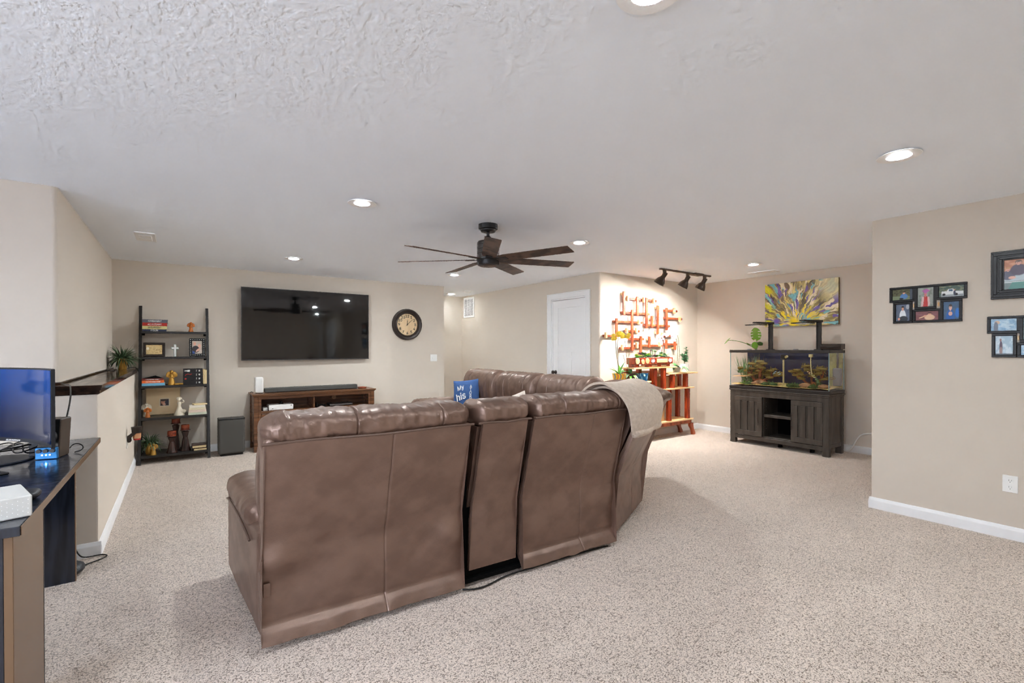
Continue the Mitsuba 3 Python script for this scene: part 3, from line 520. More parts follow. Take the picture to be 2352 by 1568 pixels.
part(SK, 'cable', sp(tube(spline([(.04, .13, .03), (.07, .16, .045), (.09, .15, .03), (.06, .13, .005)], 20), .003)), 'black', True)
# white perforated box, mouse, phone, cables
mat('softgrey', C(196, 196, 192), .5)
BX = thing('white_box', 'white perforated box at the left edge of the desk', 'box')
Mb = M4([(.986, .0, 0), (0, 1, 0), (0, 0, 1)], (-.42, 2.27, DT)); Mb = M4([(.951, .309, 0), (-.309, .951, 0), (0, 0, 1)], (-.421, 2.295, DT))
part(BX, 'body', tf(bx(-.42, 0, 0, .22, .002, .075, .004), Mb), 'softgrey'); part(BX, 'foot', tf(bx(-.41, -.005, .005, .21, 0, .002, 0), Mb), 'black')
hol = [tf(bx(-.012 - i * .0125, -.0095 - i * .0125, -.0006, .001, .016 + j * .0075 - .0012, .016 + j * .0075 + .0012, 0), Mb) for i in range(18) for j in range(7) if (i + j) % 2 == 0]
part(BX, 'perforations', cat(hol), 'white', stuff=True)
one('computer_mouse', mv(ell((0, 0, 0), (.03, .055, .02), 3, lambda v: 1 - .0 * v[:, 0]), -.475, 2.56, DT + .0205), 'darkplastic', 'dark computer mouse on the desk behind the white box', 'mouse', None, True)
one('remote_control', tf(bx(-.02, .02, -.07, .07, 0, .012, .005), rotz(20) if False else M4([(.9, .4, 0), (-.4, .9, 0), (0, 0, 1)], (-.51, 2.68, DT))), 'black', 'black slim remote lying between the mouse and the desk seam', 'remote')
one('tablet_phone', tf(bx(-.05, .05, -.08, .08, 0, .01, .004), M4([(.8, .6, 0), (-.6, .8, 0), (0, 0, 1)], (-.735, 3.16, DT))), 'gloss', 'black phone at the left edge in front of the monitor', 'phone')
CB = []
for i in range(6):
    q = random.Random(i); CB.append(tube(spline([(-.95 + q.uniform(-.1, .1), 3.62 + q.uniform(-.1, .2), DT + .01)] + [(-.9 + .09 * j + q.uniform(-.05, .05), 3.62 + q.uniform(-.16, .16), DT + .02 + q.uniform(0, .05)) for j in range(1, 4)] + [(-.61 + q.uniform(-.08, .04), 3.68, DT + .008)], 30), .0035))
one('cable_tangle', cat(CB), 'black', 'tangle of black cables on the desk behind the monitor', 'cable', None, True)
labels['cable_tangle']['kind'] = 'stuff'
one('floor_cable', tube(spline([(-.62, 3.98, .006), (-.53, 3.93, .01), (-.45, 3.98, .008), (-.40, 4.06, .008), (-.43, 4.08, .01), (-.52, 4.05, .03), (-.56, 4.08, .09), (-.62, 4.09, .12)], 50), .004), 'black', 'thin black cable looped on the carpet by the half wall', 'cable', None, True)
one('floor_pedal', mv(ell((0, 0, 0), (.07, .1, .035), 3), -.55, 3.86, .03), 'darkplastic', 'dark rounded pedal on the carpet behind the desk panel', 'pedal', None, True)
# ---------- television wall ----------
TVM = M4([(math.cos(.0188), math.sin(.0188), 0), (0, -.0059, 1), (math.sin(.0188), -math.cos(.0188), -.0059)], (1.549, 7.33, 1.698))
tvb = lambda *a, b=.003: tf(bx(*a, b=b), TVM)
TV = thing('television', 'large flat black television mounted on the beige wall', 'television')
part(TV, 'body', cat(tvb(-.872, .872, -.5, .5, -.03, -.003, b=.004), tvb(-.6, .6, -.35, .2, -.06, -.03, b=.01)), 'black')
part(TV, 'screen', tvb(-.866, .866, -.485, .494, -.003, .0, b=.0), 'tvscreen')
mat('bezel', C(70, 70, 72), .35, .5, .6)
part(TV, 'bezel', cat(tvb(-.872, .872, -.5, -.486, -.004, .003, b=.001), tvb(-.872, .872, .494, .5, -.004, .002, b=.001), tvb(-.872, -.866, -.5, .5, -.004, .002, b=.001), tvb(.866, .872, -.5, .5, -.004, .002, b=.001)), 'bezel')
part(TV, 'wall_bracket', bx(1.35, 1.75, 7.385, 7.413, 1.5, 1.9), 'black'); part(TV, 'bracket_arm', bx(1.4, 1.7, 7.37, 7.39, 1.6, 1.8), 'black')
CK = thing('wall_clock', 'round bronze framed wall clock with cream face', 'clock'); cx, cz, cy = 3.083, 1.757, 7.414
part(CK, 'frame', lathe([(.178, .012), (.18, .03), (.19, .04), (.2, .036), (.206, .03), (.215, .036), (.235, .045), (.25, .04), (.258, .025), (.26, 0), (.178, 0)], (cx, cy, cz), 64, (0, -1, 0)), 'bronze', 40)
mat('clockface', woodfn((208, 178, 138), (228, 202, 164), (9, 9, .6)), .6, .3)
part(CK, 'face', lathe([(.001, 0), (.182, 0), (.182, .014), (.001, .014)], (cx, cy, cz), 48, (0, -1, 0)), 'clockface')
mat('ink2', C(38, 28, 22), .6)
for h in range(1, 13):
    a = math.radians(90 - 30 * h); r = .140
    part(CK, 'numeral', text(str(h), .042, (cx + r * math.cos(a), cy - .0145, cz + r * math.sin(a)), (1, 0, 0), (0, 0, 1), .002, True), 'ink2')
def hand(ang, L, w, t):
    a = math.radians(90 - ang); d, s = V(math.cos(a), 0, math.sin(a)), V(-math.sin(a), 0, math.cos(a)); o = V(cx, cy - .02 - t, cz)
    return hull([o + d * q + s * e + V(0, y, 0) for q, e in ((-.25 * L, w * .6), (-.25 * L, -w * .6), (L * .75, w), (L * .75, -w), (L, .0005)) for y in (0, .0015)])
part(CK, 'hour_hand', hand(2, .085, .004, 0), 'ink2'); part(CK, 'minute_hand', hand(47, .13, .003, .003), 'ink2'); part(CK, 'hub', lathe([(.001, 0), (.008, 0), (.008, .012), (.001, .012)], (cx, cy - .014, cz), 16, (0, -1, 0)), 'ink2')
# media console
MC = thing('media_console', 'brown wooden media console under the television', 'media console'); x0, x1, yf, yb, zt = .765, 2.40, 6.95, 7.40, .762
part(MC, 'top', hull([(x, y, z) for x, y, z in [(x0, yf, zt), (x1, yf, zt), (x1, yb, zt), (x0, yb, zt), (x0, yf, zt - .012), (x1, yf, zt - .012), (x1, yb, zt - .012), (x0, yb, zt - .012), (x0 + .02, yf + .02, zt - .034), (x1 - .02, yf + .02, zt - .034), (x1 - .02, yb, zt - .034), (x0 + .02, yb, zt - .034)]]), 'media')
for x in (x0 + .02, x1 - .07): part(MC, 'post', bx(x, x + .05, yf + .02, yf + .07, 0, zt - .034), 'media')
for x in (x0 + .02, x1 - .07): part(MC, 'post', bx(x, x + .05, yb - .06, yb - .01, 0, zt - .034), 'media')
for x in (x0 + .03, x1 - .05):
    part(MC, 'side_panel', bx(x, x + .02, yf + .07, yb - .06, .1, zt - .034), 'media'); part(MC, 'side_rail', bx(x - .006, x + .026, yf + .07, yb - .06, .44, .5), 'media')
part(MC, 'top_rail', bx(x0 + .07, x1 - .07, yf + .025, yf + .045, .69, zt - .034), 'media'); part(MC, 'middle_rail', bx(x0 + .07, x1 - .07, yf + .025, yf + .045, .50, .535), 'media'); part(MC, 'bottom_rail', bx(x0 + .07, x1 - .07, yf + .025, yf + .045, .08, .13), 'media')
for x in (x0 + .07, x1 - .108): part(MC, 'stile', bx(x, x + .038, yf + .025, yf + .045, .1, .7), 'media')
part(MC, 'shelf', bx(x0 + .06, x1 - .06, yf + .05, yb - .02, .512, .53), 'media'); part(MC, 'divider', bx(1.525, 1.545, yf + .05, yb - .03, .1, .72), 'media'); part(MC, 'back_board', bx(x0 + .04, x1 - .04, yb - .02, yb - .01, .1, .725), 'media'); part(MC, 'floor_board', bx(x0 + .06, x1 - .06, yf + .05, yb - .02, .1, .118), 'media')
for a, b in ((x0 + .11, 1.575), (1.585, x1 - .11)):
    d = part(MC, 'door', cat(bx(a, b, yf + .028, yf + .044, .13, .5), bx(a, a + .06, yf + .02, yf + .03, .13, .5), bx(b - .06, b, yf + .02, yf + .03, .13, .5), bx(a, b, yf + .02, yf + .03, .44, .5), bx(a, b, yf + .02, yf + .03, .13, .19)), 'media'); part(d, 'knob', ell(((b - .03 if a < 1.5 else a + .03), yf + .008, .33), (.012, .012, .012), 2), 'bronze', True)
mat('paleplug', C(150, 118, 88), .6); part(MC, 'cable_hole', lathe([(.001, 0), (.032, 0), (.032, .004), (.001, .004)], (1.9, yb - .021, .63), 24, (0, -1, 0)), 'paleplug', label='pale round cable hole')
mat('speakgrey', C(74, 73, 70), .7, .3)
k = thing('sound_bar', 'long low grey sound bar on the media console', 'sound bar'); part(k, 'body', bx(.93, 2.17, 7.1, 7.2, zt + .004, zt + .066, .008), 'speakgrey'); part(k, 'grille', bx(1.08, 2.02, 7.096, 7.104, zt + .012, zt + .058, .003), 'speakgrey'); part(k, 'foot', cat(bx(1.0, 1.1, 7.12, 7.18, zt, zt + .005), bx(2.0, 2.1, 7.12, 7.18, zt, zt + .005)), 'black')
k = thing('router_tower', 'white upright router tower at the left end of the media console', 'router'); part(k, 'body', mv(tf(softbox(.052, .05, .108, .022, 4), np.eye(4)), .862, 7.12, zt + .112), 'white', 40); part(k, 'foot', bx(.82, .904, 7.08, 7.16, zt, zt + .008), 'black')
one('router_cable', tube(spline([(.80, 7.18, zt + .003), (.785, 7.2, zt + .02), (.775, 7.24, zt + .005), (.79, 7.3, zt + .003)], 16), .003), 'black', 'thin black cable beside the white router', 'cable', None, True)
one('wooden_coaster', bx(2.19, 2.3, 7.08, 7.18, zt, zt + .024, .008), 'redwood', 'small reddish wooden coaster box at the right end of the console', 'coaster')
k = thing('game_console', 'white slim game console in the left bay of the media console', 'game console'); part(k, 'body', bx(.965, 1.265, 7.0, 7.2, .536, .606, .004), 'white'); part(k, 'port', cat(bx(1.0, 1.02, 6.998, 7.003, .553, .559, 0), bx(1.032, 1.038, 6.998, 7.003, .553, .559, 0)), 'black'); part(k, 'button', lathe([(.001, 0), (.006, 0), (.006, .002), (.001, .002)], (1.24, 7.0, .59), 14, (0, -1, 0)), 'black'); part(k, 'foot', cat(bx(.98, 1.25, 7.02, 7.04, .53, .537, 0), bx(.98, 1.25, 7.16, 7.18, .53, .537, 0)), 'black')
one('adapter_box', bx(.9, .955, 7.03, 7.15, .53, .575, .006), 'softgrey', 'small grey box left of the white game console', 'box')
one('webcam', cat(bx(1.1, 1.16, 7.08, 7.12, .606, .618), mv(ell((0, 0, 0), (.02, .016, .014), 2), 1.13, 7.1, .63)), 'black', 'small black camera on top of the white game console', 'camera', None, 30)
k = thing('disc_player', 'black and silver disc player in the right bay of the media console', 'disc player'); part(k, 'body', bx(1.75, 2.06, 7.0, 7.2, .536, .575, .003), 'gloss'); part(k, 'face', bx(1.745, 2.065, 6.996, 7.002, .545, .566, .002), 'metal'); part(k, 'foot', cat(bx(1.77, 1.79, 7.02, 7.18, .53, .537, 0), bx(2.02, 2.04, 7.02, 7.18, .53, .537, 0)), 'black')
one('modem', cat(bx(1.57, 1.585, 7.0, 7.13, .53, .60, .003), bx(1.6, 1.7, 7.05, 7.15, .53, .566, .004)), 'gloss', 'small black modem beside the console divider', 'modem')
SW = thing('subwoofer', 'dark grey subwoofer on the carpet between the shelf and console', 'subwoofer')
part(SW, 'cabinet', tf(softbox(.148, .09, .225, .028, 4), M4([(1, 0, 0), (0, 1, 0), (0, 0, 1)], (.535, 7.04, .248))), 'speakgrey', 40); part(SW, 'top_cap', mv(softbox(.149, .091, .012, .011, 3), .535, 7.04, .464), 'black', 40); part(SW, 'base', bx(.41, .66, 6.97, 7.11, .0, .026, .006), 'black')
# ---------- ladder shelf ----------
LS = thing('ladder_shelf', 'black leaning ladder shelf against the television wall', 'shelf unit')
def ly(z): return 6.98 + .42 * z / 1.89
for xa in (-.41, .277):
    part(LS, 'upright', hull([(x, ly(z) + dy, z) for x in (xa, xa + .03) for z in (0, 1.89) for dy in (-.002, .045)] if False else [(x, min(ly(z) + dy, 7.412), z) for x in (xa, xa + .03) for z in (0, 1.89) for dy in (-.002, .045)]), 'shelfblack')
SH = ((1.57, 7.2), (1.26, 7.13), (.915, 7.07), (.542, 7.0), (.1, 6.985))
for z, y in SH:
    part(LS, 'shelf', bx(-.378, .277, y, 7.39, z - .018, z, .002), 'shelfblack'); part(LS, 'shelf_lip', bx(-.378, .277, y - .012, y + .004, z - .026, z + .003, .002), 'shelfblack')
    for xa in (-.38, .25): part(LS, 'bracket', lathe([(.001, 0), (.014, 0), (.014, .028), (.001, .028)], (xa, max(y + .02, ly(z) + .01), z - .032), 14, (1, 0, 0)), 'void')
for xa in (-.405, .283): part(LS, 'back_leg', bx(xa, xa + .02, 7.375, 7.398, 0, 1.57), 'shelfblack')
bk_mats = {}
def book(label, x0, x1, y0, y1, z0, z1, col, title=None, tcol='white', th=.55, group=None, width=None, page=(222, 208, 180)):
    """lying book, spine towards the camera"""
    k = thing('book', label, 'book', group); m = 'cover' + '_'.join(map(str, col)); pm = 'page' + '_'.join(map(str, page))
    if 'm_' + m not in S: mat(m, C(*col), .4, .4)
    if 'm_' + pm not in S: mat(pm, C(*page), .8, .1)
    part(k, 'cover', cat(bx(x0, x1, y0, y1, z0, z0 + .003, 0), bx(x0, x1, y0, y1, z1 - .003, z1, 0), bx(x0, x1, y0, y0 + .004, z0, z1, .0015)), m); part(k, 'pages', bx(x0 + .004, x1 - .004, y0 + .003, y1 - .004, z0 + .003, z1 - .003, 0), pm)
    if title: part(k, 'title', text(title, (z1 - z0) * th, ((x0 + x1) / 2, y0 - .0002, (z0 + z1) / 2), (1, 0, 0), (0, 0, 1), .0008, True, width), tcol)
    return k
mat('gold', C(196, 150, 70), .3, .5, .6); mat('amber', C(178, 98, 34), .35, .5); mat('ivory', C(226, 216, 196), .5); mat('red', C(176, 34, 30), .45)
z = 1.57; B = lambda *a, **k: book(*a, **k)
B('dark blue paperback at the bottom of the top shelf stack', -.37, -.135, 7.2, 7.35, z, z + .028, (38, 46, 72), 'FOUR', th=.7)
B('cream yellow paperback second from bottom of the top shelf stack', -.372, -.13, 7.2, 7.35, z + .028, z + .067, (206, 196, 138), 'INSURGENT', 'ink2', .5, width=.13)
B('red paperback third in the top shelf stack', -.37, -.128, 7.2, 7.35, z + .067, z + .107, (168, 38, 28), 'ALLEGIANT', th=.5, width=.14)
B('grey paperback on top of the top shelf stack', -.372, -.122, 7.2, 7.35, z + .107, z + .146, (92, 92, 104), 'DIVERGENT', th=.5, width=.13)
def angel(label, x, y, z, h, m, m2=None, tilt=0):
    k = thing('angel_figurine', label, 'figurine'); m2 = m2 or m
    part(k, 'gown', lathe([(.001, 0), (.2 * h, 0), (.21 * h, .03 * h), (.17 * h, .2 * h), (.11 * h, .5 * h), (.1 * h, .64 * h), (.05 * h, .72 * h), (.001, .73 * h)], (x, y, z), 20), m, 40)
    part(k, 'head', ell((x, y, z + .83 * h), (.085 * h, .085 * h, .1 * h), 2), m2, True)
    for s in (-1, 1):
        part(k, 'wing', tf(ell((0, 0, 0), (.13 * h, .03 * h, .2 * h), 2), M4([(.9, 0, s * .4), (0, 1, 0), (-s * .4, 0, .9)], (x + s * .17 * h, y + .08 * h, z + .68 * h))), m, True)
        part(k, 'arm', tube(spline([(x + s * .09 * h, y, z + .62 * h), (x + s * .15 * h, y - .06 * h, z + .5 * h), (x + s * .02 * h, y - .13 * h, z + .5 * h)], 10), .03 * h), m2, True)
    part(k, 'hair', ell((x, y + .02 * h, z + .86 * h), (.095 * h, .09 * h, .1 * h), 2), m, True); return k
angel('small amber angel figurine alone on the top shelf', .115, 7.27, 1.57, .135, 'amber')
def standframe(label, x0, x1, z0, z1, y, lean, m, pic, fr=.03, skew=0.):
    k = thing('picture_frame', label, 'picture frame'); a = math.radians(lean); r, u = V(math.cos(skew), math.sin(skew), 0), V(0, math.sin(a), math.cos(a)); n = np.cross(r, u); w, h = x1 - x0, (z1 - z0) / math.cos(a); M = M4([r, u, n], (x0, y, z0 + .005))
    q = lambda *b: tf(bx(*b, b=.003), M)
    part(k, 'frame', cat(q(0, w, 0, fr, -.012, .006), q(0, w, h - fr, h, -.012, .006), q(0, fr, fr, h - fr, -.012, .006), q(w - fr, w, fr, h - fr, -.012, .006), q(.01, w - .01, .01, h - .01, -.014, -.009)), m)
    o = M @ np.array([fr, fr, -.002, 1]); picture(k, 'picture', pic, o[:3], r * (w - 2 * fr), u * (h - 2 * fr)); part(k, 'easel', tf(hull([(w / 2 - .02, h * .6, -.014), (w / 2 + .02, h * .6, -.014), (w / 2 - .02, .0, -.06), (w / 2 + .02, .0, -.06), (w / 2, h * .6, -.018), (w / 2, 0, -.064)]), M), 'black'); return k, M, w, h
p = Pic(40, 28, (222, 196, 142)).grain(.7, 22, 3, (150, 116, 62), .52).ell(.1, .62, .1, .16, (250, 240, 216))
standframe('dark framed gold inscription leaning left on the second shelf', -.365, -.15, 1.26, 1.43, 7.22, 14, 'bronze', p, .028, .0)
p = Pic(36, 44, (186, 172, 160)).rect(0, 1, 0, .3, (205, 190, 180)).ell(.35, .35, .42, .3, (52, 44, 46)).ell(.25, .78, .14, .16, (214, 160, 140)).ell(.72, .62, .16, .17, (220, 168, 150)).poly([(0, 0), (.3, 0), (.2, .2), (0, .22)], (50, 74, 130)).ell(.6, .3, .3, .1, (216, 170, 152), .5)
k, M, w, h = standframe('black photo frame with studded border at the right of the second shelf', .095, .265, 1.26, 1.487, 7.22, 10, 'black', p, .032)
for i in range(7):
    for a, b in ((.015 + i * .0235, .016), (.015 + i * .0235, h - .016)): part(k, 'stud', tf(bx(a - .005, a + .005, b - .003, b + .003, .005, .009, .001), M), 'white')
for i in range(9):
    for a in (.015, w - .015): part(k, 'stud', tf(bx(a - .003, a + .003, .016 + i * .0245 - .005, .016 + i * .0245 + .005, .005, .009, .001), M), 'white')
mat('mint', C(186, 206, 196), .5)
k = thing('cross_ornament', 'small pale green cross standing on the second shelf', 'ornament'); part(k, 'body', cat(bx(-.066, -.038, 7.235, 7.247, 1.26, 1.415, .004), bx(-.092, -.012, 7.235, 7.247, 1.352, 1.382, .004)), 'mint'); part(k, 'edging', cat(bx(-.062, -.042, 7.231, 7.236, 1.266, 1.41, .002), bx(-.087, -.017, 7.231, 7.236, 1.357, 1.377, .002)), 'white')
z = .915
B('light blue book at the bottom of the third shelf stack', -.372, -.15, 7.09, 7.24, z, z + .034, (120, 186, 218), None)
B('orange paperback in the middle of the third shelf stack', -.372, -.158, 7.09, 7.24, z + .034, z + .066, (222, 104, 44), 'CATCHING FIRE', th=.42, width=.14)
B('dark red paperback in the third shelf stack above the orange one', -.372, -.168, 7.09, 7.24, z + .066, z + .09, (110, 42, 36), 'THE HUNGER GAMES', th=.4, width=.13)
one('folded_booklet', hull([(-.36, 7.1, z + .091), (-.18, 7.1, z + .091), (-.36, 7.22, z + .091), (-.18, 7.22, z + .091), (-.245, 7.16, z + .122)]), 'black', 'black peaked booklet on top of the third shelf stack', 'booklet')
angel('large gold angel figurine in the middle of the third shelf', -.085, 7.15, .915, .19, 'gold')
for i, (l, c) in enumerate((('lowest black hardback in the right stack of the third shelf', None), ('black hardback second from bottom with a small white and red flower', 'w'), ('black hardback second from top with a red ribbon', 'r'), ('top black hardback with a white pawn in the right stack', 'p'))):
    a, b = z + i * .049, z + (i + 1) * .049 - .001; k = B(l, .03, .232, 7.1, 7.25, a, b, (22, 20, 22)); zc = (a + b) / 2
    if c == 'p': part(k, 'emblem', cat(bx(.045, .075, 7.0992, 7.1, zc - .006, zc + .006, 0), bx(.075, .1, 7.0992, 7.1, zc - .012, zc + .012, 0)), 'white')
    if c == 'r': part(k, 'emblem', tube([(.05, 7.0995, zc - .012), (.06, 7.0995, zc + .004), (.08, 7.0995, zc + .01), (.1, 7.0995, zc + .002), (.12, 7.0995, zc + .012)], .004, 6), 'red')
    if c == 'w': part(k, 'emblem', mv(ell((0, 0, 0), (.012, .001, .01), 1), .055, 7.0995, zc), 'red')
    part(k, 'title', cat(bx(.165, .17, 7.0992, 7.1, zc - .012, zc + .012, 0), bx(.19, .205, 7.0992, 7.1, zc - .01, zc + .01, 0)), 'softgrey')
mat('cream', C(222, 202, 156), .7)
for i in range(2): one('upright_book', bx(.238 + i * .02, .256 + i * .02, 7.1, 7.24, z, z + .185 - i * .006, .002), 'cream', ('pale upright paperback right of the black hardbacks', 'pale upright paperback at the right end of the third shelf')[i], 'book')
one('spectacles_case', cat(mv(softbox(.05, .02, .011, .01, 4), -.01, 7.12, z + .012), mv(softbox(.035, .02, .008, .007, 4), .02, 7.1, z + .03) if False else mv(softbox(.018, .02, .008, .007, 4), -.03, 7.095, z + .009)), 'gold', 'small pale trinket lying before the black hardbacks', 'trinket', None, 40)
z = .542
k = thing('photo_album', 'large cream album board with a small octagonal photo on the fourth shelf', 'album'); a = math.radians(6); M = M4([(1, 0, 0), (0, math.sin(a), math.cos(a)), (0, -math.cos(a), math.sin(a))], (-.345, 7.31, z + .002))
mat('album', C(226, 202, 164), .6); part(k, 'board', tf(bx(0, .345, 0, .345, -.02, 0, .004), M), 'album'); part(k, 'mount', tf(bx(.135, .235, .10, .196, 0, .002, .0), M), 'ivory')
p = Pic(30, 26, (70, 50, 46)).ell(.35, .55, .3, .36, (196, 140, 116)).ell(.35, .85, .34, .22, (44, 30, 26)).ell(.8, .4, .3, .5, (40, 40, 56)).ell(.45, .2, .2, .2, (220, 180, 160)); o = (M @ np.array([.142, .107, .0025, 1]))[:3]; picture(k, 'photo', p, o, V(.086, 0, 0), V(0, math.sin(a), math.cos(a)) * .082)
angel('amber angel figurine at the left of the fourth shelf', -.318, 7.1, z, .125, 'amber'); angel('pale angel figurine behind the amber one on the fourth shelf', -.335, 7.2, z, .17, 'ivory')
k = thing('lady_figurine', 'white porcelain lady figurine in a flowing gown on the fourth shelf', 'figurine')
def skirt(v): return 1 + .18 * np.sin(np.arctan2(v[:, 1], v[:, 0]) * 6) * np.clip(-v[:, 2], 0, 1)
part(k, 'gown', lathe([(.001, 0), (.055, 0), (.056, .012), (.04, .05), (.024, .09), (.016, .12), (.024, .145), (.02, .165), (.001, .17)], (-.01, 7.12, z), 24), 'ivory', 40); part(k, 'sash', mv(ell((0, 0, 0), (.05, .03, .03), 2, skirt), .015, 7.11, z + .045), 'ivory', True); part(k, 'head', ell((-.015, 7.12, z + .19), (.018, .018, .022), 2), 'ivory', True); part(k, 'arm', tube(spline([(.01, 7.11, z + .15), (.035, 7.1, z + .165), (.02, 7.1, z + .19)], 10), .008), 'ivory', True); part(k, 'bonnet', mv(ell((0, 0, 0), (.03, .012, .02), 2), -.01, 7.125, z + .205), 'ivory', True)
for i, (l, xx, c) in enumerate((('lowest green lettered white paperback on the fourth shelf', .335, (214, 218, 196)), ('pink edged white paperback second in the fourth shelf pile', .33, (228, 206, 190)), ('cream paperback third in the fourth shelf pile', .325, (226, 214, 184)), ('white paperback at the top of the fourth shelf pile', .318, (236, 230, 214)))):
    B(l, .08 + .004 * i, xx - .062, 7.05, 7.2, z + i * .029, z + i * .029 + .028, c, page=(236, 226, 196))
one('loose_booklet', tf(bx(-.07, .07, -.06, .06, 0, .014, .002), M4([(.97, .2, 0), (-.2, .97, 0), (0, 0, 1)], (.2, 7.13, z + .117))), 'cream', 'cream booklet lying across the top of the fourth shelf pile', 'booklet')
z = .1
mat('wax', woodfn((96, 34, 22), (150, 66, 32), (30, 30, 30)), .4); mat('darkbrown', woodfn((30, 18, 15), (64, 38, 32), (40, 40, 10)), .3, .5)
for l, x, y, h, s in (('short dark candle holder at the front left of the three on the bottom shelf', -.085, 7.06, .2, 1.0), ('tallest dark candle holder, behind the other two on the bottom shelf', -.045, 7.2, .335, 1.0), ('middle height dark candle holder at the right of the three', .05, 7.12, .255, 1.02)):
    k = thing('candle_holder', l, 'candle holder', None); r = .055 * s
    part(k, 'base', lathe([(.001, 0), (r, 0), (r, .012), (r * .85, .03), (r * .5, h * .6), (r * .42, h * .66), (r * .7, h * .9), (r * .74, h * .93), (r * .4, h * .95), (r * .4, h * .97), (r, h * .985), (r * .98, h), (.001, h)], (x, y, z), 8), 'darkbrown', 25)
    part(k, 'candle', lathe([(.001, 0), (.043, 0), (.044, .055), (.04, .064), (.001, .06)], (x, y, z + h), 24), 'wax', 40); part(k, 'wick', tube([(x, y, z + h + .06), (x + .002, y, z + h + .07)], .0015, 5), 'black')
for l, x0_, x1_, y0_, y1_, z0_, z1_ in (('brown leather bound book at the bottom right of the lowest shelf', .13, .272, 7.01, 7.2, z, z + .028), ('brown leather bound book on top of the other on the lowest shelf', .115, .268, 7.03, 7.23, z + .028, z + .062)):
    k = thing('leather_book', l, 'book'); part(k, 'cover', cat(bx(x0_, x1_, y0_, y1_, z0_, z0_ + .004, 0), bx(x0_, x1_, y0_, y1_, z1_ - .004, z1_, 0), bx(x0_, x0_ + .006, y0_, y1_, z0_, z1_, .002)), 'darkbrown'); part(k, 'pages', bx(x0_ + .005, x1_ - .004, y0_ + .004, y1_ - .004, z0_ + .004, z1_ - .004, 0), 'cream')
def grass(label, x, y, z, r, h, n, seed, spread=1., R=.1, xmin=-9.):
    k = thing('potted_grass', label, 'plant'); q = random.Random(seed)
    part(k, 'pot', lathe([(.001, 0), (r * .72, 0), (r * .8, .01), (r, h), (r * 1.06, h + .006), (r * .94, h + .006), (r * .9, h - .01), (.001, h - .012)], (x, y, z), 28), 'gold', 40)
    for nm, m, cnt in (('foliage', 'grass1', n), ('foliage', 'grass2', n // 2), ('dry_stems', 'grass3', n // 6)):
        L = []
        for i in range(cnt):
            a = q.uniform(0, 2 * math.pi); e = q.uniform(.2, 1.45) if nm == 'foliage' else q.uniform(.6, 1.3); d = (math.cos(a) * math.cos(e) * spread, math.sin(a) * math.cos(e) * spread, math.sin(e))
            L.append(blade((x + math.cos(a) * r * .4, y + math.sin(a) * r * .4, z + h - .01), d, q.uniform(.6, 1.15) * R * (1 if nm == 'foliage' else 1.5), q.uniform(.008, .014) if nm == 'foliage' else .0018, q.uniform(.6, 1.5), 5, q.uniform(-.5, .5)))
        g = cat(L); g.vertices[:, 0] = np.maximum(g.vertices[:, 0], xmin); part(k, nm, g, m, True, stuff=True)
    return k
def leafmat(key, c, tr=.35): S['m_' + key] = {'type': 'principledthin', 'base_color': rgb(C(*c)), 'roughness': .45, 'diff_trans': tr * 2 * .5 + .2, 'specular': .4} if False else {'type': 'twosided', 'bsdf': {'type': 'principled', 'base_color': rgb(C(*c)), 'roughness': .45, 'specular': .4}}
leafmat('grass1', (58, 78, 52)); leafmat('grass2', (104, 126, 92)); leafmat('grass3', (110, 92, 66))
grass('bushy grass plant in a brass pot on the far end of the wooden ledge', -.535, 6.93, 1.123, .05, .12, 190, 5, .8, .19, -.66)
grass('bushy grass plant in a brass pot at the left of the lowest shelf', -.30, 7.12, .1, .052, .13, 150, 6, 1., .15, -.376)
angel('small gold angel figurine in front of the brass pot on the lowest shelf', -.262, 7.03, .1, .145, 'gold')
one('ledge_cable', tube(spline([(-.62, 6.3, 1.142), (-.58, 6.6, 1.128), (-.6, 6.8, 1.128), (-.52, 7.06, 1.127), (-.43, 7.2, 1.13), (-.405, 7.26, 1.06), (-.40, 7.3, .8), (-.405, 7.35, .5)], 50), .0045), 'black', 'black cable running off the end of the ledge behind the shelf', 'cable', None, True)
k = thing('air_freshener', 'brown plug in air freshener with a red jar on the half wall', 'air freshener')
part(k, 'plug', bx(-.437, -.405, 6.07, 6.13, .42, .47, .008), 'bronze'); part(k, 'arm', hull([(-.437, 6.06, .44), (-.437, 6.13, .44), (-.39, 6.06, .52), (-.39, 6.13, .52), (-.437, 6.06, .48), (-.437, 6.13, .48), (-.35, 6.06, .52), (-.35, 6.13, .52)]), 'bronze'); part(k, 'shade', lathe([(.001, 0), (.042, 0), (.048, .06), (.042, .06), (.001, .058)], (-.36, 6.1, .51), 24), 'bronze', 40)
mat('jar', C(204, 150, 110), .15, .6); part(k, 'jar', lathe([(.001, 0), (.03, 0), (.034, .01), (.034, .055), (.001, .055)], (-.36, 6.1, .452), 24), 'jar', 40); part(k, 'jar_base', lathe([(.001, 0), (.028, 0), (.031, .02), (.001, .02)], (-.36, 6.1, .438), 24), 'red', 40)
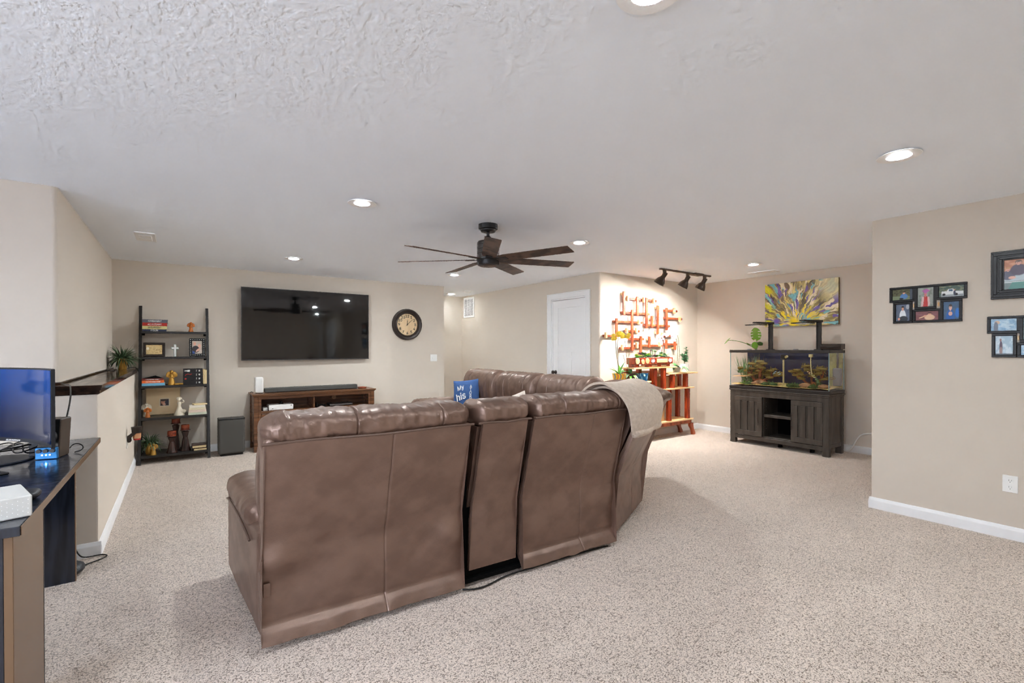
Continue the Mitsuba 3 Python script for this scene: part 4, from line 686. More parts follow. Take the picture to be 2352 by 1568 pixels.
# ---------- aquarium on its stand ----------
ax0, ax1, ay0, ay1 = 6.57, 7.03, 2.515, 3.809
AS = thing('aquarium_stand', 'dark grey wooden aquarium cabinet with two slatted doors', 'cabinet')
P2 = lambda n, *a, b=.003, m='standwood', par=None, **k: part(par or AS, n, bx(*a, b=b), m, **k)
P2('top', 6.565, 7.03, 2.505, 3.812, .758, .778); P2('top_moulding', 6.572, 7.025, 2.515, 3.802, .735, .758)
for y in (2.52, 3.728):
    P2('leg', 6.575, 6.64, y, y + .075, 0, .735); P2('leg', 6.955, 7.02, y, y + .075, 0, .735)
P2('top_rail', 6.575, 6.6, 2.59, 3.735, .68, .735); P2('bottom_rail', 6.578, 6.6, 2.59, 3.735, .07, .125)
for y in (2.53, 3.78): P2('side_panel', 6.63, 6.96, y, y + .012, .1, .735); P2('side_rail', 6.63, 6.96, y - .006, y + .016, .1, .15)
P2('back_panel', 7.0, 7.012, 2.56, 3.77, .09, .735, m='void'); P2('floor_board', 6.6, 7.0, 2.55, 3.78, .125, .14); P2('inner_shelf', 6.6, 7.0, 2.975, 3.33, .408, .445)
for y in (2.965, 3.33): P2('partition', 6.6, 7.0, y, y + .012, .13, .735)
for y in (3.15, 2.75): P2('center_foot', 6.7, 6.75, y, y + .04, 0, .09, m='void')
for y0, y1, hy in ((3.344, 3.735, 3.386), (2.588, 2.966, 2.951)):
    d = P2('door', 6.578, 6.6, y0, y1, .132, .677); n3 = (y1 - y0)
    for i in range(4):
        a = y0 + n3 * (0, .265, .52, .775)[i]; b = y0 + n3 * (.185, .45, .705, 1.)[i]; P2('slat', 6.566, 6.579, a + (.001 if i else 0), b, .2, .613, par=d)
    P2('door_rail', 6.566, 6.579, y0, y1, .132, .2, par=d); P2('door_rail', 6.566, 6.579, y0, y1, .613, .677, par=d)
    part(d, 'handle', cat(tube([(6.545, hy, .29), (6.545, hy, .52)], .005), tube([(6.545, hy, .33), (6.566, hy, .33)], .004), tube([(6.545, hy, .48), (6.566, hy, .48)], .004)), 'bronze', 40)
for i in range(3):
    for z in (.24, .5): part(AS, 'shelf_pin_hole', bx(6.66, 6.666, 3.327, 3.33, z + i * .05, z + i * .05 + .006, 0), 'metal')
AQ = thing('aquarium', 'planted glass aquarium with black rims on the dark cabinet', 'aquarium')
mat('aqblack', C(34, 32, 32), .35, .5); mat('glassedge', C(120, 150, 150), .15, .7)
def rim(z0, z1, t=.02):
    return cat(bx(ax0 - .004, ax0 + t, ay0 - .004, ay1 + .004, z0, z1), bx(ax1 - t, ax1 + .004, ay0 - .004, ay1 + .004, z0, z1), bx(ax0 + t, ax1 - t, ay0 - .004, ay0 + t, z0, z1), bx(ax0 + t, ax1 - t, ay1 - t, ay1 + .004, z0, z1))
part(AQ, 'top_rim', rim(1.296, 1.335), 'aqblack'); part(AQ, 'base_rim', cat(rim(.779, .822), bx(ax0 + .02, ax1 - .02, ay0 + .02, ay1 - .02, .779, .79)), 'aqblack'); part(AQ, 'center_brace', bx(ax0, ax1, 3.12, 3.2, 1.315, 1.335), 'aqblack')
def quad(*p): return trimesh.Trimesh(p, [[0, 1, 2], [0, 2, 3]], process=False)
zb, zt_ = .822, 1.296; e = .008
for n, q in (('front_pane', ((ax0 + e, ay0 + e, zb), (ax0 + e, ay1 - e, zb), (ax0 + e, ay1 - e, zt_), (ax0 + e, ay0 + e, zt_))), ('side_pane', ((ax0 + e, ay0 + e, zb), (ax1 - e, ay0 + e, zb), (ax1 - e, ay0 + e, zt_), (ax0 + e, ay0 + e, zt_))), ('side_pane', ((ax0 + e, ay1 - e, zb), (ax1 - e, ay1 - e, zb), (ax1 - e, ay1 - e, zt_), (ax0 + e, ay1 - e, zt_)))): part(AQ, n, quad(*q), 'pane')
for x, y in ((ax0 + e, ay0 + e), (ax0 + e, ay1 - e), (ax1 - e, ay0 + e)): part(AQ, 'corner_seal', bx(x - .004, x + .004, y - .004, y + .004, zb, zt_, .001), 'glassedge')
mat('backdrop', proc(lambda p, n, uv: mix(mi.Color3f(C(10, 16, 40)), mi.Color3f(C(26, 36, 74)), fbm(p.y * 6, p.z * 9, 2.0))), .5, .3)
part(AQ, 'backdrop', bx(ax1 - .012, ax1 - .006, 2.69, ay1 - .02, zb, zt_, 0), 'backdrop', label='dark blue background sheet')
mat('algae', proc(lambda p, n, uv: mix(mi.Color3f(C(128, 130, 58)), mi.Color3f(C(192, 186, 104)), fbm(p.y * 30, p.z * 18, 2.0))), .6, .3); part(AQ, 'algae_panel', bx(ax1 - .012, ax1 - .006, ay0 + .02, 2.689, zb, zt_, 0), 'algae', label='yellow green algae covered glass at the right end')
mat('sand', proc(lambda p, n, uv: mix(mi.Color3f(C(206, 178, 100)), mi.Color3f(C(246, 228, 160)), noise(p.x * 300, p.y * 300, p.z * 300))), .9, .1)
gx, gy = np.meshgrid(np.linspace(ax0 + .012, ax1 - .014, 24), np.linspace(ay0 + .012, ay1 - .012, 60), indexing='ij'); hz = .838 + .022 * (meshkit.fbm(np.stack([gx * 6, gy * 6, gx * 0], -1), 3) - .3) + .02 * (gx - ax0) / .46
k = one('aquarium_sand', loft(np.stack([gx, gy, hz], -1), False, False), 'sand', 'yellow sand bed on the floor of the aquarium', 'sand', None, True); labels[k]['kind'] = 'stuff'
S['m_water'] = {'type': 'thindielectric', 'int_ior': 1.15}
part(AQ, 'water_surface', quad((ax0 + .01, ay0 + .01, 1.262), (ax1 - .014, ay0 + .01, 1.262), (ax1 - .014, ay1 - .01, 1.262), (ax0 + .01, ay1 - .01, 1.262)), 'water')
# tank furnishings
mat('drift', woodfn((70, 38, 24), (142, 84, 50), (14, 14, 14)), .7, .2); mat('rock', woodfn((96, 72, 52), (176, 136, 100), (16, 16, 40)), .8, .2)
mat('aqgreen', C(96, 150, 52), .6); mat('aqdark', C(62, 92, 42), .7); mat('aqolive', C(134, 116, 52), .6); mat('aqpale', C(120, 150, 110), .5); mat('tube', C(206, 194, 140), .4)
def tree(label, x, y, z, s, seed):
    k = thing('driftwood', label, 'driftwood'); q = random.Random(seed); tips = []
    def br(p, d, L, r, dep):
        pts = [p]
        for i in range(4): d = d + V(q.uniform(-.35, .35), q.uniform(-.35, .35), q.uniform(-.15, .3)); d /= np.linalg.norm(d); pts.append(pts[-1] + d * L / 4)
        L_.append(tube(spline(pts, 9), np.linspace(r, r * .55, 9), 7)); tips.append(pts[-1])
        if dep: [br(pts[-1] if i else pts[2], d + V(q.uniform(-.5, .5), q.uniform(-1.1, 1.1), q.uniform(-.4, .5)), L * .72, r * .6, dep - 1) for i in range(3)]
    for i in range(3):
        L_ = []; br(V(x, y + (i - 1) * .03, z), V(q.uniform(-.3, .1), (i - 1) * .9, .9), .13 * s, .02 * s, 2); part(k, 'branch', cat(L_), 'drift', 50)
    for i in range(3): part(k, 'root', tube(spline([V(x, y, z + .03), V(x - .06 + .06 * i, y + (i - 1) * .1 * s, z + .02), V(x - .1 + .08 * i, y + (i - 1) * .2 * s, z - .01)], 10), np.linspace(.022, .008, 10) * s, 7), 'drift', 50)
    m = []
    for t in tips:
        if t[2] > z + .06:
            for j in range(26): m.append(blade(t + V(q.uniform(-.03, .03), q.uniform(-.05, .05), q.uniform(-.012, .025)), (q.uniform(-1, .6), q.uniform(-1, 1), q.uniform(-.2, .9)), q.uniform(.02, .045), q.uniform(.006, .011), .6, 3))
    for t in tips:
        if t[2] > z + .06 and q.random() < .8: m.append(ell(t, (.03 * s, .045 * s, .014 * s), 2, lambda v: .75 + .6 * meshkit.noise(v * 3.1 + t * 40, seed)))
    part(k, 'moss', cat(m), 'aqolive', True, stuff=True); return k
tree('branching brown driftwood with moss in the left half of the aquarium', 6.80, 3.50, .87, 1.08, 3); tree('branching orange driftwood with moss in the right half of the aquarium', 6.80, 2.80, .87, .95, 12)
def tuft(label, x, y, z, h, n, m, seed, w=.008, sp=.6, droop=.5, name='aquatic_plant', r=.02):
    q = random.Random(seed); L = [blade((x + q.uniform(-r, r), y + q.uniform(-r, r) * 1.6, z), (q.uniform(-sp, sp), q.uniform(-sp, sp) * 1.3, 1), h * q.uniform(.6, 1.1), w * q.uniform(.7, 1.3), droop, 5) for i in range(n)]
    k = thing(name, label, 'aquatic plant')
    if name == 'moss_clump': part(k, 'mound', ell((x, y, z + .012), (r * 1.1, r * 1.6, .03), 3, lambda v: .8 + .4 * meshkit.noise(v * 3, seed)), m, True)
    part(k, 'foliage', cat(L), m, True, stuff=True); return k
tuft('spiky dark green sword plant at the right of the aquarium', 6.70, 2.675, .86, .15, 22, 'aqdark', 1, .014, .8, .6)
tuft('bright green low plant near the left front of the aquarium', 6.64, 3.63, .85, .09, 26, 'aqgreen', 2, .016, 1., .7)
tuft('tall pale trailing plant at the far left of the aquarium', 6.86, 3.70, .86, .40, 60, 'aqpale', 3, .012, .3, .2, r=.05)
tuft('olive hanging roots at the back left of the aquarium', 6.95, 3.60, .86, .42, 60, 'aqolive', 4, .007, .2, .2, r=.05)
tuft('broad leaved green plant at the left side of the aquarium', 6.74, 3.745, 1.0, .12, 12, 'aqpale', 6, .035, .7, .8)
for i, (y, l) in enumerate(((3.585, 'dark moss ball at the left front of the aquarium, under the driftwood'), (3.34, 'dark moss ball left of the bare sand patch in the aquarium'), (3.24, 'dark moss ball beside the sand patch, nearer the middle'), (3.0, 'wide dark moss clump right of the middle of the aquarium'), (2.93, 'dark moss clump left of the right rock in the aquarium'), (2.74, 'dark moss clump between the rocks at the right of the aquarium'))):
    tuft(l, 6.66, y, .845, .085, 170, 'aqdark', 20 + i, .006, 1.1, .6, 'moss_clump', .034)
for x, y, r, l in ((6.7, 3.44, .06, 'layered brown rock under the left driftwood'), (6.66, 3.5, .035, 'small brown rock at the left of the aquarium'), (6.66, 2.83, .055, 'layered brown rock at the right of the aquarium'), (6.68, 2.62, .05, 'brown rock near the right end of the aquarium')):
    m = ell((0, 0, 0), (r, r * 1.35, r * .65), 3); m.vertices += .014 * (meshkit.fbm(np.array(m.vertices) * 40, 3, 5) - .5)[:, None]; one('aquarium_rock', mv(m, x, y, .848 + r * .4), 'rock', l, 'rock', None, 40)
mat('fish', C(150, 190, 200), .25, .7)
for (y, z), l in zip(((3.235, 1.035), (3.19, 1.03), (3.175, 1.005), (3.25, 1.012)), ('upper of the left pair of tiny silvery fish in the aquarium', 'upper of the two tiny silvery fish next to the pale tube', 'lowest tiny silvery fish, right next to the pale tube', 'lower of the left pair of tiny silvery fish in the aquarium')):
    k = thing('small_fish', l, 'fish', 'tiny fish in the aquarium'); M = M4([(0, -.9, .43), (1, 0, 0), (0, .43, .9)], (6.72, y, z))
    part(k, 'body', tf(ell((0, 0, 0), (.016, .004, .0055), 2), M), 'fish', True); part(k, 'tail', tf(hull([(-.014, 0, 0), (-.024, .001, .006), (-.024, -.001, -.006), (-.014, .001, .001)]), M), 'fish')
k = thing('uplift_tube', 'upright pale tube with dark pump head in the middle of the aquarium', 'pump'); part(k, 'tube', tube([(6.78, 3.155, .86), (6.78, 3.155, 1.2)], .011, 14), 'tube', 40); part(k, 'pump_head', cat(bx(6.75, 6.81, 3.125, 3.185, 1.2, 1.27, .008)), 'aqblack'); part(k, 'nozzle', tube([(6.76, 3.12, 1.235), (6.74, 3.09, 1.25)], .016, 12), 'tube', 40)
k = thing('air_hose', 'pale hose hanging at the right of the aquarium', 'hose'); part(k, 'hose', tube(spline([(6.75, 2.80, 1.26), (6.75, 2.80, 1.15), (6.74, 2.79, 1.07), (6.72, 2.775, 1.03)], 20), .006), 'tube', True); part(k, 'clip', bx(6.73, 6.77, 2.78, 2.82, 1.24, 1.28, .005), 'tube')
k = thing('orchid_sprig', 'trailing white speckled sprig at the right of the aquarium', 'aquatic plant')
part(k, 'stem', tube(spline([(6.7, 2.80, 1.03), (6.69, 2.74, 1.0), (6.69, 2.69, .95), (6.68, 2.66, .88)], 20), .0025), 'aqgreen', True)
for i in range(16): t = i / 15; part(k, 'leaf', mv(ell((0, 0, 0), (.008, .011, .006), 1), 6.69 + .012 * math.sin(i * 2.4), 2.81 - .14 * t ** .8, 1.04 - .16 * t ** 1.5 + .012 * math.cos(i * 3)), 'cream' if i < 9 else 'aqpale', True)
k = thing('tank_filter', 'dark grey internal filter at the back right corner of the aquarium', 'filter'); part(k, 'body', bx(6.93, 7.005, 2.53, 2.62, .87, 1.1, .012), 'grey'); part(k, 'intake_tube', tube([(6.96, 2.57, 1.1), (6.96, 2.57, 1.3)], .012, 10), 'aqblack', 40)
k = thing('feeding_ledge', 'pinkish glass ledge inside the left end of the aquarium', 'ledge'); part(k, 'plate', bx(6.6, 6.75, 3.6, 3.78, .955, .962, .002), 'palewood')
# lamps, lid box, plant on top
for y, l in ((3.394, 'black arm lamp at the left on the aquarium rim'), (2.77, 'black arm lamp at the right on the aquarium rim')):
    k = thing('aquarium_lamp', l, 'lamp'); part(k, 'post', cat(bx(6.91, 6.925, y - .03, y + .03, 1.335, 1.70, .003), bx(6.925, 6.94, y - .012, y + .012, 1.335, 1.70, .003), bx(6.9, 6.912, y - .03, y - .018, 1.335, 1.70, .002), bx(6.9, 6.912, y + .018, y + .03, 1.335, 1.70, .002)), 'aqblack')
    part(k, 'base_clamp', bx(6.88, 6.95, y - .04, y + .05, 1.322, 1.346, .004), 'aqblack'); part(k, 'arm', hull([(6.93, y - .04, 1.70), (6.93, y + .03, 1.70), (6.93, y - .04, 1.73), (6.93, y + .03, 1.73), (6.72, y + .10, 1.715), (6.72, y + .16, 1.715), (6.72, y + .1, 1.735), (6.72, y + .16, 1.735)]), 'aqblack')
    h = part(k, 'head', bx(6.66, 6.9, y + .04, y + .24, 1.686, 1.70, .004), 'aqblack'); kk = h + '__light_panel'
    m = quad((6.68, y + .06, 1.685), (6.68, y + .22, 1.685), (6.88, y + .22, 1.685), (6.88, y + .06, 1.685))
    if m.face_normals[0][2] > 0: m.invert()
    S[kk] = mikit.ply(m, 'm_glow', emitter={'type': 'area', 'radiance': rgb((.12, .11, .1))})
k = thing('lid_box', 'rounded bronze box with a grip on the right end of the aquarium', 'feeder box')
part(k, 'body', hull([(x, y, z) for y in (2.5, 2.735) for x, z in ((6.87, 1.345), (7.0, 1.345), (6.865, 1.38), (6.885, 1.405), (6.91, 1.415), (6.99, 1.415), (7.0, 1.405))]), 'bronze'); part(k, 'grip', bx(6.86, 6.88, 2.58, 2.67, 1.362, 1.38, .006), 'aqblack'); part(k, 'feet', bx(6.88, 6.99, 2.52, 2.71, 1.335, 1.347, 0), 'black')
leafmat('monstera', (92, 138, 40)); leafmat('stemgreen', (92, 120, 60)); leafmat('darkleaf', (50, 84, 40))
def monstera(o, up, right, s, holes=True):
    from shapely.geometry import Polygon
    t = np.linspace(0, 2 * np.pi, 60); r = 1 - .35 * np.cos(t) ** 9; pts = np.stack([.82 * np.sin(t) * (1 + .12 * np.cos(t)), np.cos(t) * .95], 1); pts[np.abs(t) < .25] *= [1, .8]
    g = Polygon(pts).buffer(0)
    if holes:
        for sx in (-1, 1):
            for yy in (-.45, -.05, .35): g = g.difference(Polygon([(sx * .38, yy), (sx * 1.0, yy + .05), (sx * 1.0, yy + .16), (sx * .40, yy + .09)]).buffer(.01))
    m = trimesh.creation.extrude_polygon(g, .012, engine='earcut').subdivide().subdivide(); v = np.array(m.vertices); v[:, 2] += -.22 * v[:, 0] ** 2 - .12 * v[:, 1] ** 2; m.vertices = v * s
    r_, u_ = V(*right), V(*up); r_ /= np.linalg.norm(r_); u_ = u_ - r_ * (u_ @ r_); u_ /= np.linalg.norm(u_); return tf(m, M4([r_, u_, np.cross(r_, u_)], o))
k = thing('monstera', 'monstera with split green leaves growing from the aquarium top', 'plant'); b = V(6.85, 3.56, 1.325)
for i, (o, up, rt, s, bend, m) in enumerate((((6.78, 3.545, 1.56), (.1, 0, -1), (.1, 1, 0), .10, (6.84, 3.56, 1.5), 'monstera'), ((6.62, 3.88, 1.475), (-.1, .7, -.7), (.9, .35, .3), .065, (6.76, 3.68, 1.43), 'stemgreen'), ((6.8, 3.565, 1.40), (.2, .3, -.8), (-.2, 1, .2), .055, (6.84, 3.56, 1.38), 'monstera'), ((6.82, 3.50, 1.42), (.1, -.9, .1), (.5, .2, -.6), .045, (6.85, 3.55, 1.4), 'darkleaf'), ((6.75, 3.63, 1.42), (0, .8, .3), (.7, .2, -.6), .03, (6.8, 3.6, 1.4), 'stemgreen'))):
    part(k, 'leaf', monstera(o, up, rt, s, i == 0), m, 40); part(k, 'stem', tube(spline([b, V(*bend), V(*o)], 14), .004), 'stemgreen', True)
for x, y in ((6.62, 3.545), (6.60, 2.92)): part(AQ, 'lid_knob', lathe([(.001, 0), (.03, 0), (.03, .012), (.001, .014)], (x, y, 1.335), 20), 'grey', 40)
# painting
PT = thing('abstract_painting', 'abstract yellow and purple canvas above the aquarium', 'painting'); py0, py1, pz0, pz1 = 2.628, 3.588, 1.675, 2.301
def paintfn(p, n, uv):
    x = (py1 - p.y) / (py1 - py0); z = (p.z - pz0) / (pz1 - pz0); dx, dz = (x - .45) * 1.55 + .06 * (noise(x * 11, z * 8, 3.0) - .5) + .035 * (noise(x * 34, z * 26, 9.0) - .5), z - .04 + .07 * (noise(x * 10, z * 9, 8.0) - .5) + .035 * (noise(x * 30, z * 30, 6.0) - .5)
    r = dr.sqrt(dx * dx + dz * dz); th = dr.atan2(dz, dx)
    a = fbm(th * 15, r * 5, 1.0, 3); b = noise(th * 30, r * 8.0, 7.0); c = noise(th * 15 + 9, r * 5.2, 3.0); d = noise(th * 13, r * 5.0, 21.0); g = noise(th * 40, r * 7, 2.0)
    col = mix(C(138, 124, 72), C(212, 198, 136), smoothstep(.3, .7, a)); col = mix(col, mi.Color3f(C(116, 98, 78)), smoothstep(.5, .68, b) * smoothstep(.2, .45, r)); col = mix(col, mi.Color3f(C(234, 220, 190)), smoothstep(.6, .74, c))
    col = mix(col, mi.Color3f(C(228, 200, 30)), smoothstep(.58, .7, noise(th * 9, r * 5, 13.0)) * smoothstep(.75, .3, r)); col = mix(col, mi.Color3f(C(112, 90, 160)), smoothstep(.72, .8, d)); col = mix(col, mi.Color3f(C(120, 178, 184)), smoothstep(.72, .8, noise(th * 11, r * 4.5, 33.0)))
    col = mix(col, mi.Color3f(C(52, 48, 46)), smoothstep(.74, .82, noise(th * 15, r * 6, 44.0)) * .8); e = smoothstep(.14, .04, dr.abs(r - .62 - .1 * noise(th * 5, 1.0))) * smoothstep(1.9, 2.3, th); col = mix(col, mi.Color3f(C(60, 58, 52)), e * smoothstep(.4, .6, g) * .8)
    col = mix(col, mi.Color3f(C(240, 208, 20)), smoothstep(.16, .04, dr.sqrt(dr.square((x - .42) * 1.55) + dr.square(z - .08)))); col = mix(col, mi.Color3f(C(94, 76, 160)), smoothstep(.1, .03, dr.sqrt(dr.square((x - .17) * 1.3) + dr.square(z - .12)))); col = mix(col, mi.Color3f(C(226, 214, 170)), smoothstep(.4, .1, dr.sqrt(dr.square((x - .92) * 1.4) + dr.square(z - .85))) * .8)
    col = mix(col, mi.Color3f(C(206, 200, 40)), smoothstep(.2, .05, x) * smoothstep(.5, .62, a)); return col * (.82 + .36 * g)
mat('paint', proc(paintfn), .45, .4); mat('canvasedge', C(98, 84, 50), .7)
part(PT, 'canvas', bx(7.138, 7.142, py0, py1, pz0, pz1, .001), 'paint'); part(PT, 'stretcher', bx(7.142, 7.178, py0, py1, pz0, pz1, .002), 'canvasedge')
one('wall_cable', tube(spline([(7.16, 1.9, 1.0), (7.165, 2.0, .62), (7.16, 2.06, .42), (7.15, 2.12, .33), (7.15, 2.2, .285), (7.15, 2.3, .272), (7.14, 2.36, .25), (7.12, 2.43, .14), (7.1, 2.5, .02)], 60), .0085), 'white', 'white cable curving down the wall right of the aquarium', 'cable', None, True)
# ---------- trellis on the wall ----------
TL = thing('wall_trellis', 'wooden lattice of red bars and pale blocks on the spot lit wall', 'trellis')
BARS = [('v', 5.305, 2.19, 1.843), ('v', 5.598, 2.132, 1.846), ('v', 5.482, 1.931, 1.323), ('v', 5.807, 2.128, 1.66), ('v', 6.076, 2.024, 1.571), ('v', 6.292, 1.996, 1.645), ('v', 5.937, 1.857, 1.676), ('v', 5.148, 1.791, 1.568), ('v', 5.677, 1.543, 1.259), ('v', 5.875, 1.542, 1.37), ('v', 6.505, 1.467, 1.334), ('v', 6.287, 1.495, 1.351), ('s', 5.376, 2.131, 2.049), ('s', 5.736, 2.129, 2.05), ('s', 5.967, 2.128, 2.048), ('s', 6.482, 2.003, 1.915), ('s', 6.625, 1.87, 1.79), ('s', 5.629, 1.791, 1.717), ('s', 5.354, 1.661, 1.58), ('s', 5.57, 1.663, 1.579), ('s', 5.585, 1.452, 1.359), ('s', 6.116, 1.452, 1.38), ('s', 5.263, 1.413, 1.327), ('s', 4.924, 1.587, 1.502), ('s', 6.176, 1.605, 1.557), ('h', 5.274, 5.333, 2.152), ('h', 5.376, 5.698, 2.092), ('h', 5.729, 6.064, 2.091), ('h', 5.275, 5.898, 1.882), ('h', 5.106, 5.737, 1.747), ('h', 5.769, 6.397, 1.713), ('h', 6.262, 6.59, 1.957), ('h', 6.263, 6.716, 1.835), ('h', 5.912, 6.011, 1.815), ('h', 6.051, 6.145, 1.989), ('h', 5.347, 5.668, 1.616), ('h', 5.444, 5.764, 1.497), ('h', 5.574, 6.202, 1.4), ('h', 5.247, 5.562, 1.362), ('h', 5.848, 5.939, 1.496), ('h', 6.272, 6.592, 1.422), ('h', 6.045, 6.099, 1.602), ('h', 5.65, 5.7, 1.281), ('h', 6.469, 6.539, 1.366), ('h', 4.903, 5.176, 1.537), ('h', 6.174, 6.454, 1.557)]
for t, a, b, c in BARS:
    if t == 'v': part(TL, 'bar', bx(a - .022, a + .022, 4.688, 4.71, c, b, .003), 'redwood')
    elif t == 's': part(TL, 'block', bx(a - .018, a + .018, 4.676, 4.71, c, b, .003), 'palewood', label='pale wooden block')
    else: part(TL, 'rail', bx(a, b, 4.708, 4.744, c - .016, c + .016, .003), 'redwood' if b - a > .12 else 'palewood')
# ---------- plant stand ----------
PS = thing('plant_stand', 'tiered plant stand with red posts and pale shelves in the corner', 'plant stand')
mat('redpost', woodfn((104, 32, 16), (168, 66, 32), (30, 30, 4)), .35, .5)
def shelf(x0, x1, z, y0=4.42, y1=4.71): part(PS, 'shelf', bx(x0, x1, y0, y1, z - .022, z, .003), 'palewood')
for q in ((4.98, 6.6, .265), (5.0, 6.62, .757), (5.98, 6.71, .987), (5.2, 6.18, 1.087), (4.82, 5.58, .887)): shelf(*q)
part(PS, 'apron', cat(bx(5.03, 6.57, 4.435, 4.455, .19, .243), bx(5.03, 6.57, 4.67, 4.69, .19, .243), bx(6.55, 6.57, 4.455, 4.67, .19, .243), bx(5.03, 5.05, 4.455, 4.67, .19, .243)), 'redwood')
def post(x, y, z0, z1): part(PS, 'post', bx(x - .03, x + .03, y - .03, y + .03, z0, z1, .003), 'redpost')
for q in ((6.49, 4.46, .265, .735), (6.54, 4.67, .265, .735), (6.03, 4.46, .265, .735), (5.1, 4.46, .265, .735), (5.1, 4.67, .265, .735), (5.6, 4.67, .265, .735), (6.44, 4.46, .757, .965), (6.57, 4.67, .757, .965), (6.11, 4.46, .757, .965),
          (5.69, 4.46, .757, 1.065), (5.90, 4.46, .757, 1.065), (5.91, 4.67, .757, 1.065), (5.32, 4.67, .757, 1.065), (5.6, 4.67, .757, 1.065), (4.9, 4.47, .757, .865), (5.45, 4.47, .757, .865)): post(*q)
leg = [(0, .19), (.075, .19), (.072, .15), (.085, .1), (.105, .06), (.125, .035), (.13, .012), (.125, 0), (.07, 0), (.066, .03), (.05, .08), (.02, .12), (0, .14)]
for x, y, sx in ((6.535, 4.43, 1), (6.535, 4.66, 1), (5.06, 4.43, -1), (5.06, 4.66, -1)):
    m = trimesh.creation.extrude_polygon(SP([(sx * a, b) for a, b in leg]).buffer(0), .045, engine='earcut'); part(PS, 'foot', tf(m, M4([(1, 0, 0), (0, 0, 1), (0, -1, 0)], (x, y + .045, 0))), 'redwood', 40)
mat('card', C(176, 138, 98), .8, .2)
one('cardboard_box', bx(5.70, 5.98, 4.5, 4.64, .266, .72, .003), 'card', 'brown cardboard box on the bottom shelf of the plant stand', 'box')
one('cardboard_box', bx(5.95, 6.3, 4.5, 4.635, .758, .93, .003), 'card', 'brown cardboard box on the middle shelf of the plant stand', 'box')
# planter with succulents
PL = thing('succulent_planter', 'long carved wooden planter full of succulents on the top shelf', 'planter'); yf = 4.44
part(PL, 'box', cat(bx(5.24, 6.10, yf, yf + .018, 1.135, 1.222), bx(5.24, 6.10, yf + .142, yf + .16, 1.135, 1.222), bx(5.24, 5.258, yf, yf + .16, 1.135, 1.222), bx(6.082, 6.10, yf, yf + .16, 1.135, 1.222), bx(5.25, 6.09, yf, yf + .16, 1.13, 1.14)), 'redpost'); mat('soil', C(60, 46, 38), .9, .1); part(PL, 'soil', bx(5.258, 6.082, yf + .018, yf + .142, 1.14, 1.21, 0), 'soil')
for x in (5.27, 5.55, 5.76, 5.97): part(PL, 'foot', bx(x, x + .075, yf + .01, yf + .15, 1.087, 1.135), 'redpost')
for x in (5.345, 5.625, 5.835): part(PL, 'foot_rail', bx(x, x + .14, yf + .02, yf + .04, 1.092, 1.112), 'palewood')
for x, r in ((5.295, .045), (5.41, .036), (5.51, .042)): part(PL, 'medallion', tf(lathe([(.001, 0), (r, 0), (r, .006), (r * .9, .008), (.001, .008)], (0, 0, 0), 24, (0, -1, 0)), trimesh.transformations.translation_matrix((x, yf, 1.178 - (.01 if r < .04 else 0)))), 'palewood')
part(PL, 'name_panel', tf(softbox(.125, .03, .006, .005, 4), M4([(1, 0, 0), (0, 0, 1), (0, -1, 0)], (5.845, yf - .002, 1.178))), 'palewood', 40)
for x in (5.63, 6.03):
    L = [tube(spline([(x, yf - .003, 1.145), (x + a * .4, yf - .003, 1.165), (x + a, yf - .003, 1.175 + b)], 8), .0055, 6) for a, b in ((-.045, .008), (-.03, .03), (0, .036), (.03, .03), (.045, .008), (-.04, -.014), (.04, -.014))]; part(PL, 'tree_carving', cat(L), 'white', True, stuff=True)
for n, c in (('leafb', (96, 176, 44)), ('leafd', (62, 112, 58)), ('leafp', (132, 170, 140)), ('purple', (112, 76, 96)), ('lime', (170, 186, 80)), ('stick', (112, 108, 84)), ('yel', (240, 208, 70)), ('pinkw', (232, 216, 230)), ('jade', (84, 130, 92))): leafmat(n, c)
def rosette(parent, name, o, r, n, m, seed, up=.5):
    q = random.Random(seed); L = []
    for i in range(n):
        a = i * 2.4; e = .15 + 1.2 * i / n; L.append(blade(V(*o) + V(0, 0, .01), (math.cos(a) * math.cos(e), math.sin(a) * math.cos(e), math.sin(e) * 1.1), r * (1 - .45 * i / n), r * .34, .25, 4, 0, .25))
    return part(parent, name, cat(L), m, True, stuff=True)
q = random.Random(4)
for i in range(26):
    x = 5.34 + i * .027; rosette(PL, 'succulent', (x, yf + .05 + q.uniform(-.02, .06), 1.212 + q.uniform(0, .055 if 4 < i < 13 else .03)), q.uniform(.04, .07), 16, ('leafb', 'leafd', 'purple', 'leafp', 'lime', 'jade')[(i * 5 + i // 3) % 6], i)
for x, h, m in ((5.50, .1, 'leafd'), (5.56, .09, 'purple'), (5.68, .14, 'purple'), (5.72, .15, 'leafp'), (5.78, .13, 'leafd'), (5.90, .09, 'jade'), (5.94, .1, 'jade')):
    part(PL, 'stem', tube([(x, yf + .08, 1.2), (x + .004, yf + .08, 1.2 + h * .6), (x, yf + .078, 1.2 + h)], .004), 'leafd'); rosette(PL, 'succulent', (x, yf + .08, 1.2 + h * .75), .04, 14, m, int(x * 100))
for s, d in ((0, (.9, -.2, .35)), (1, (.6, .1, .6))): part(PL, 'leaf', blade((5.98, yf + .06, 1.22), d, .13, .045, .5, 6, .2, .1), 'leafp', True)
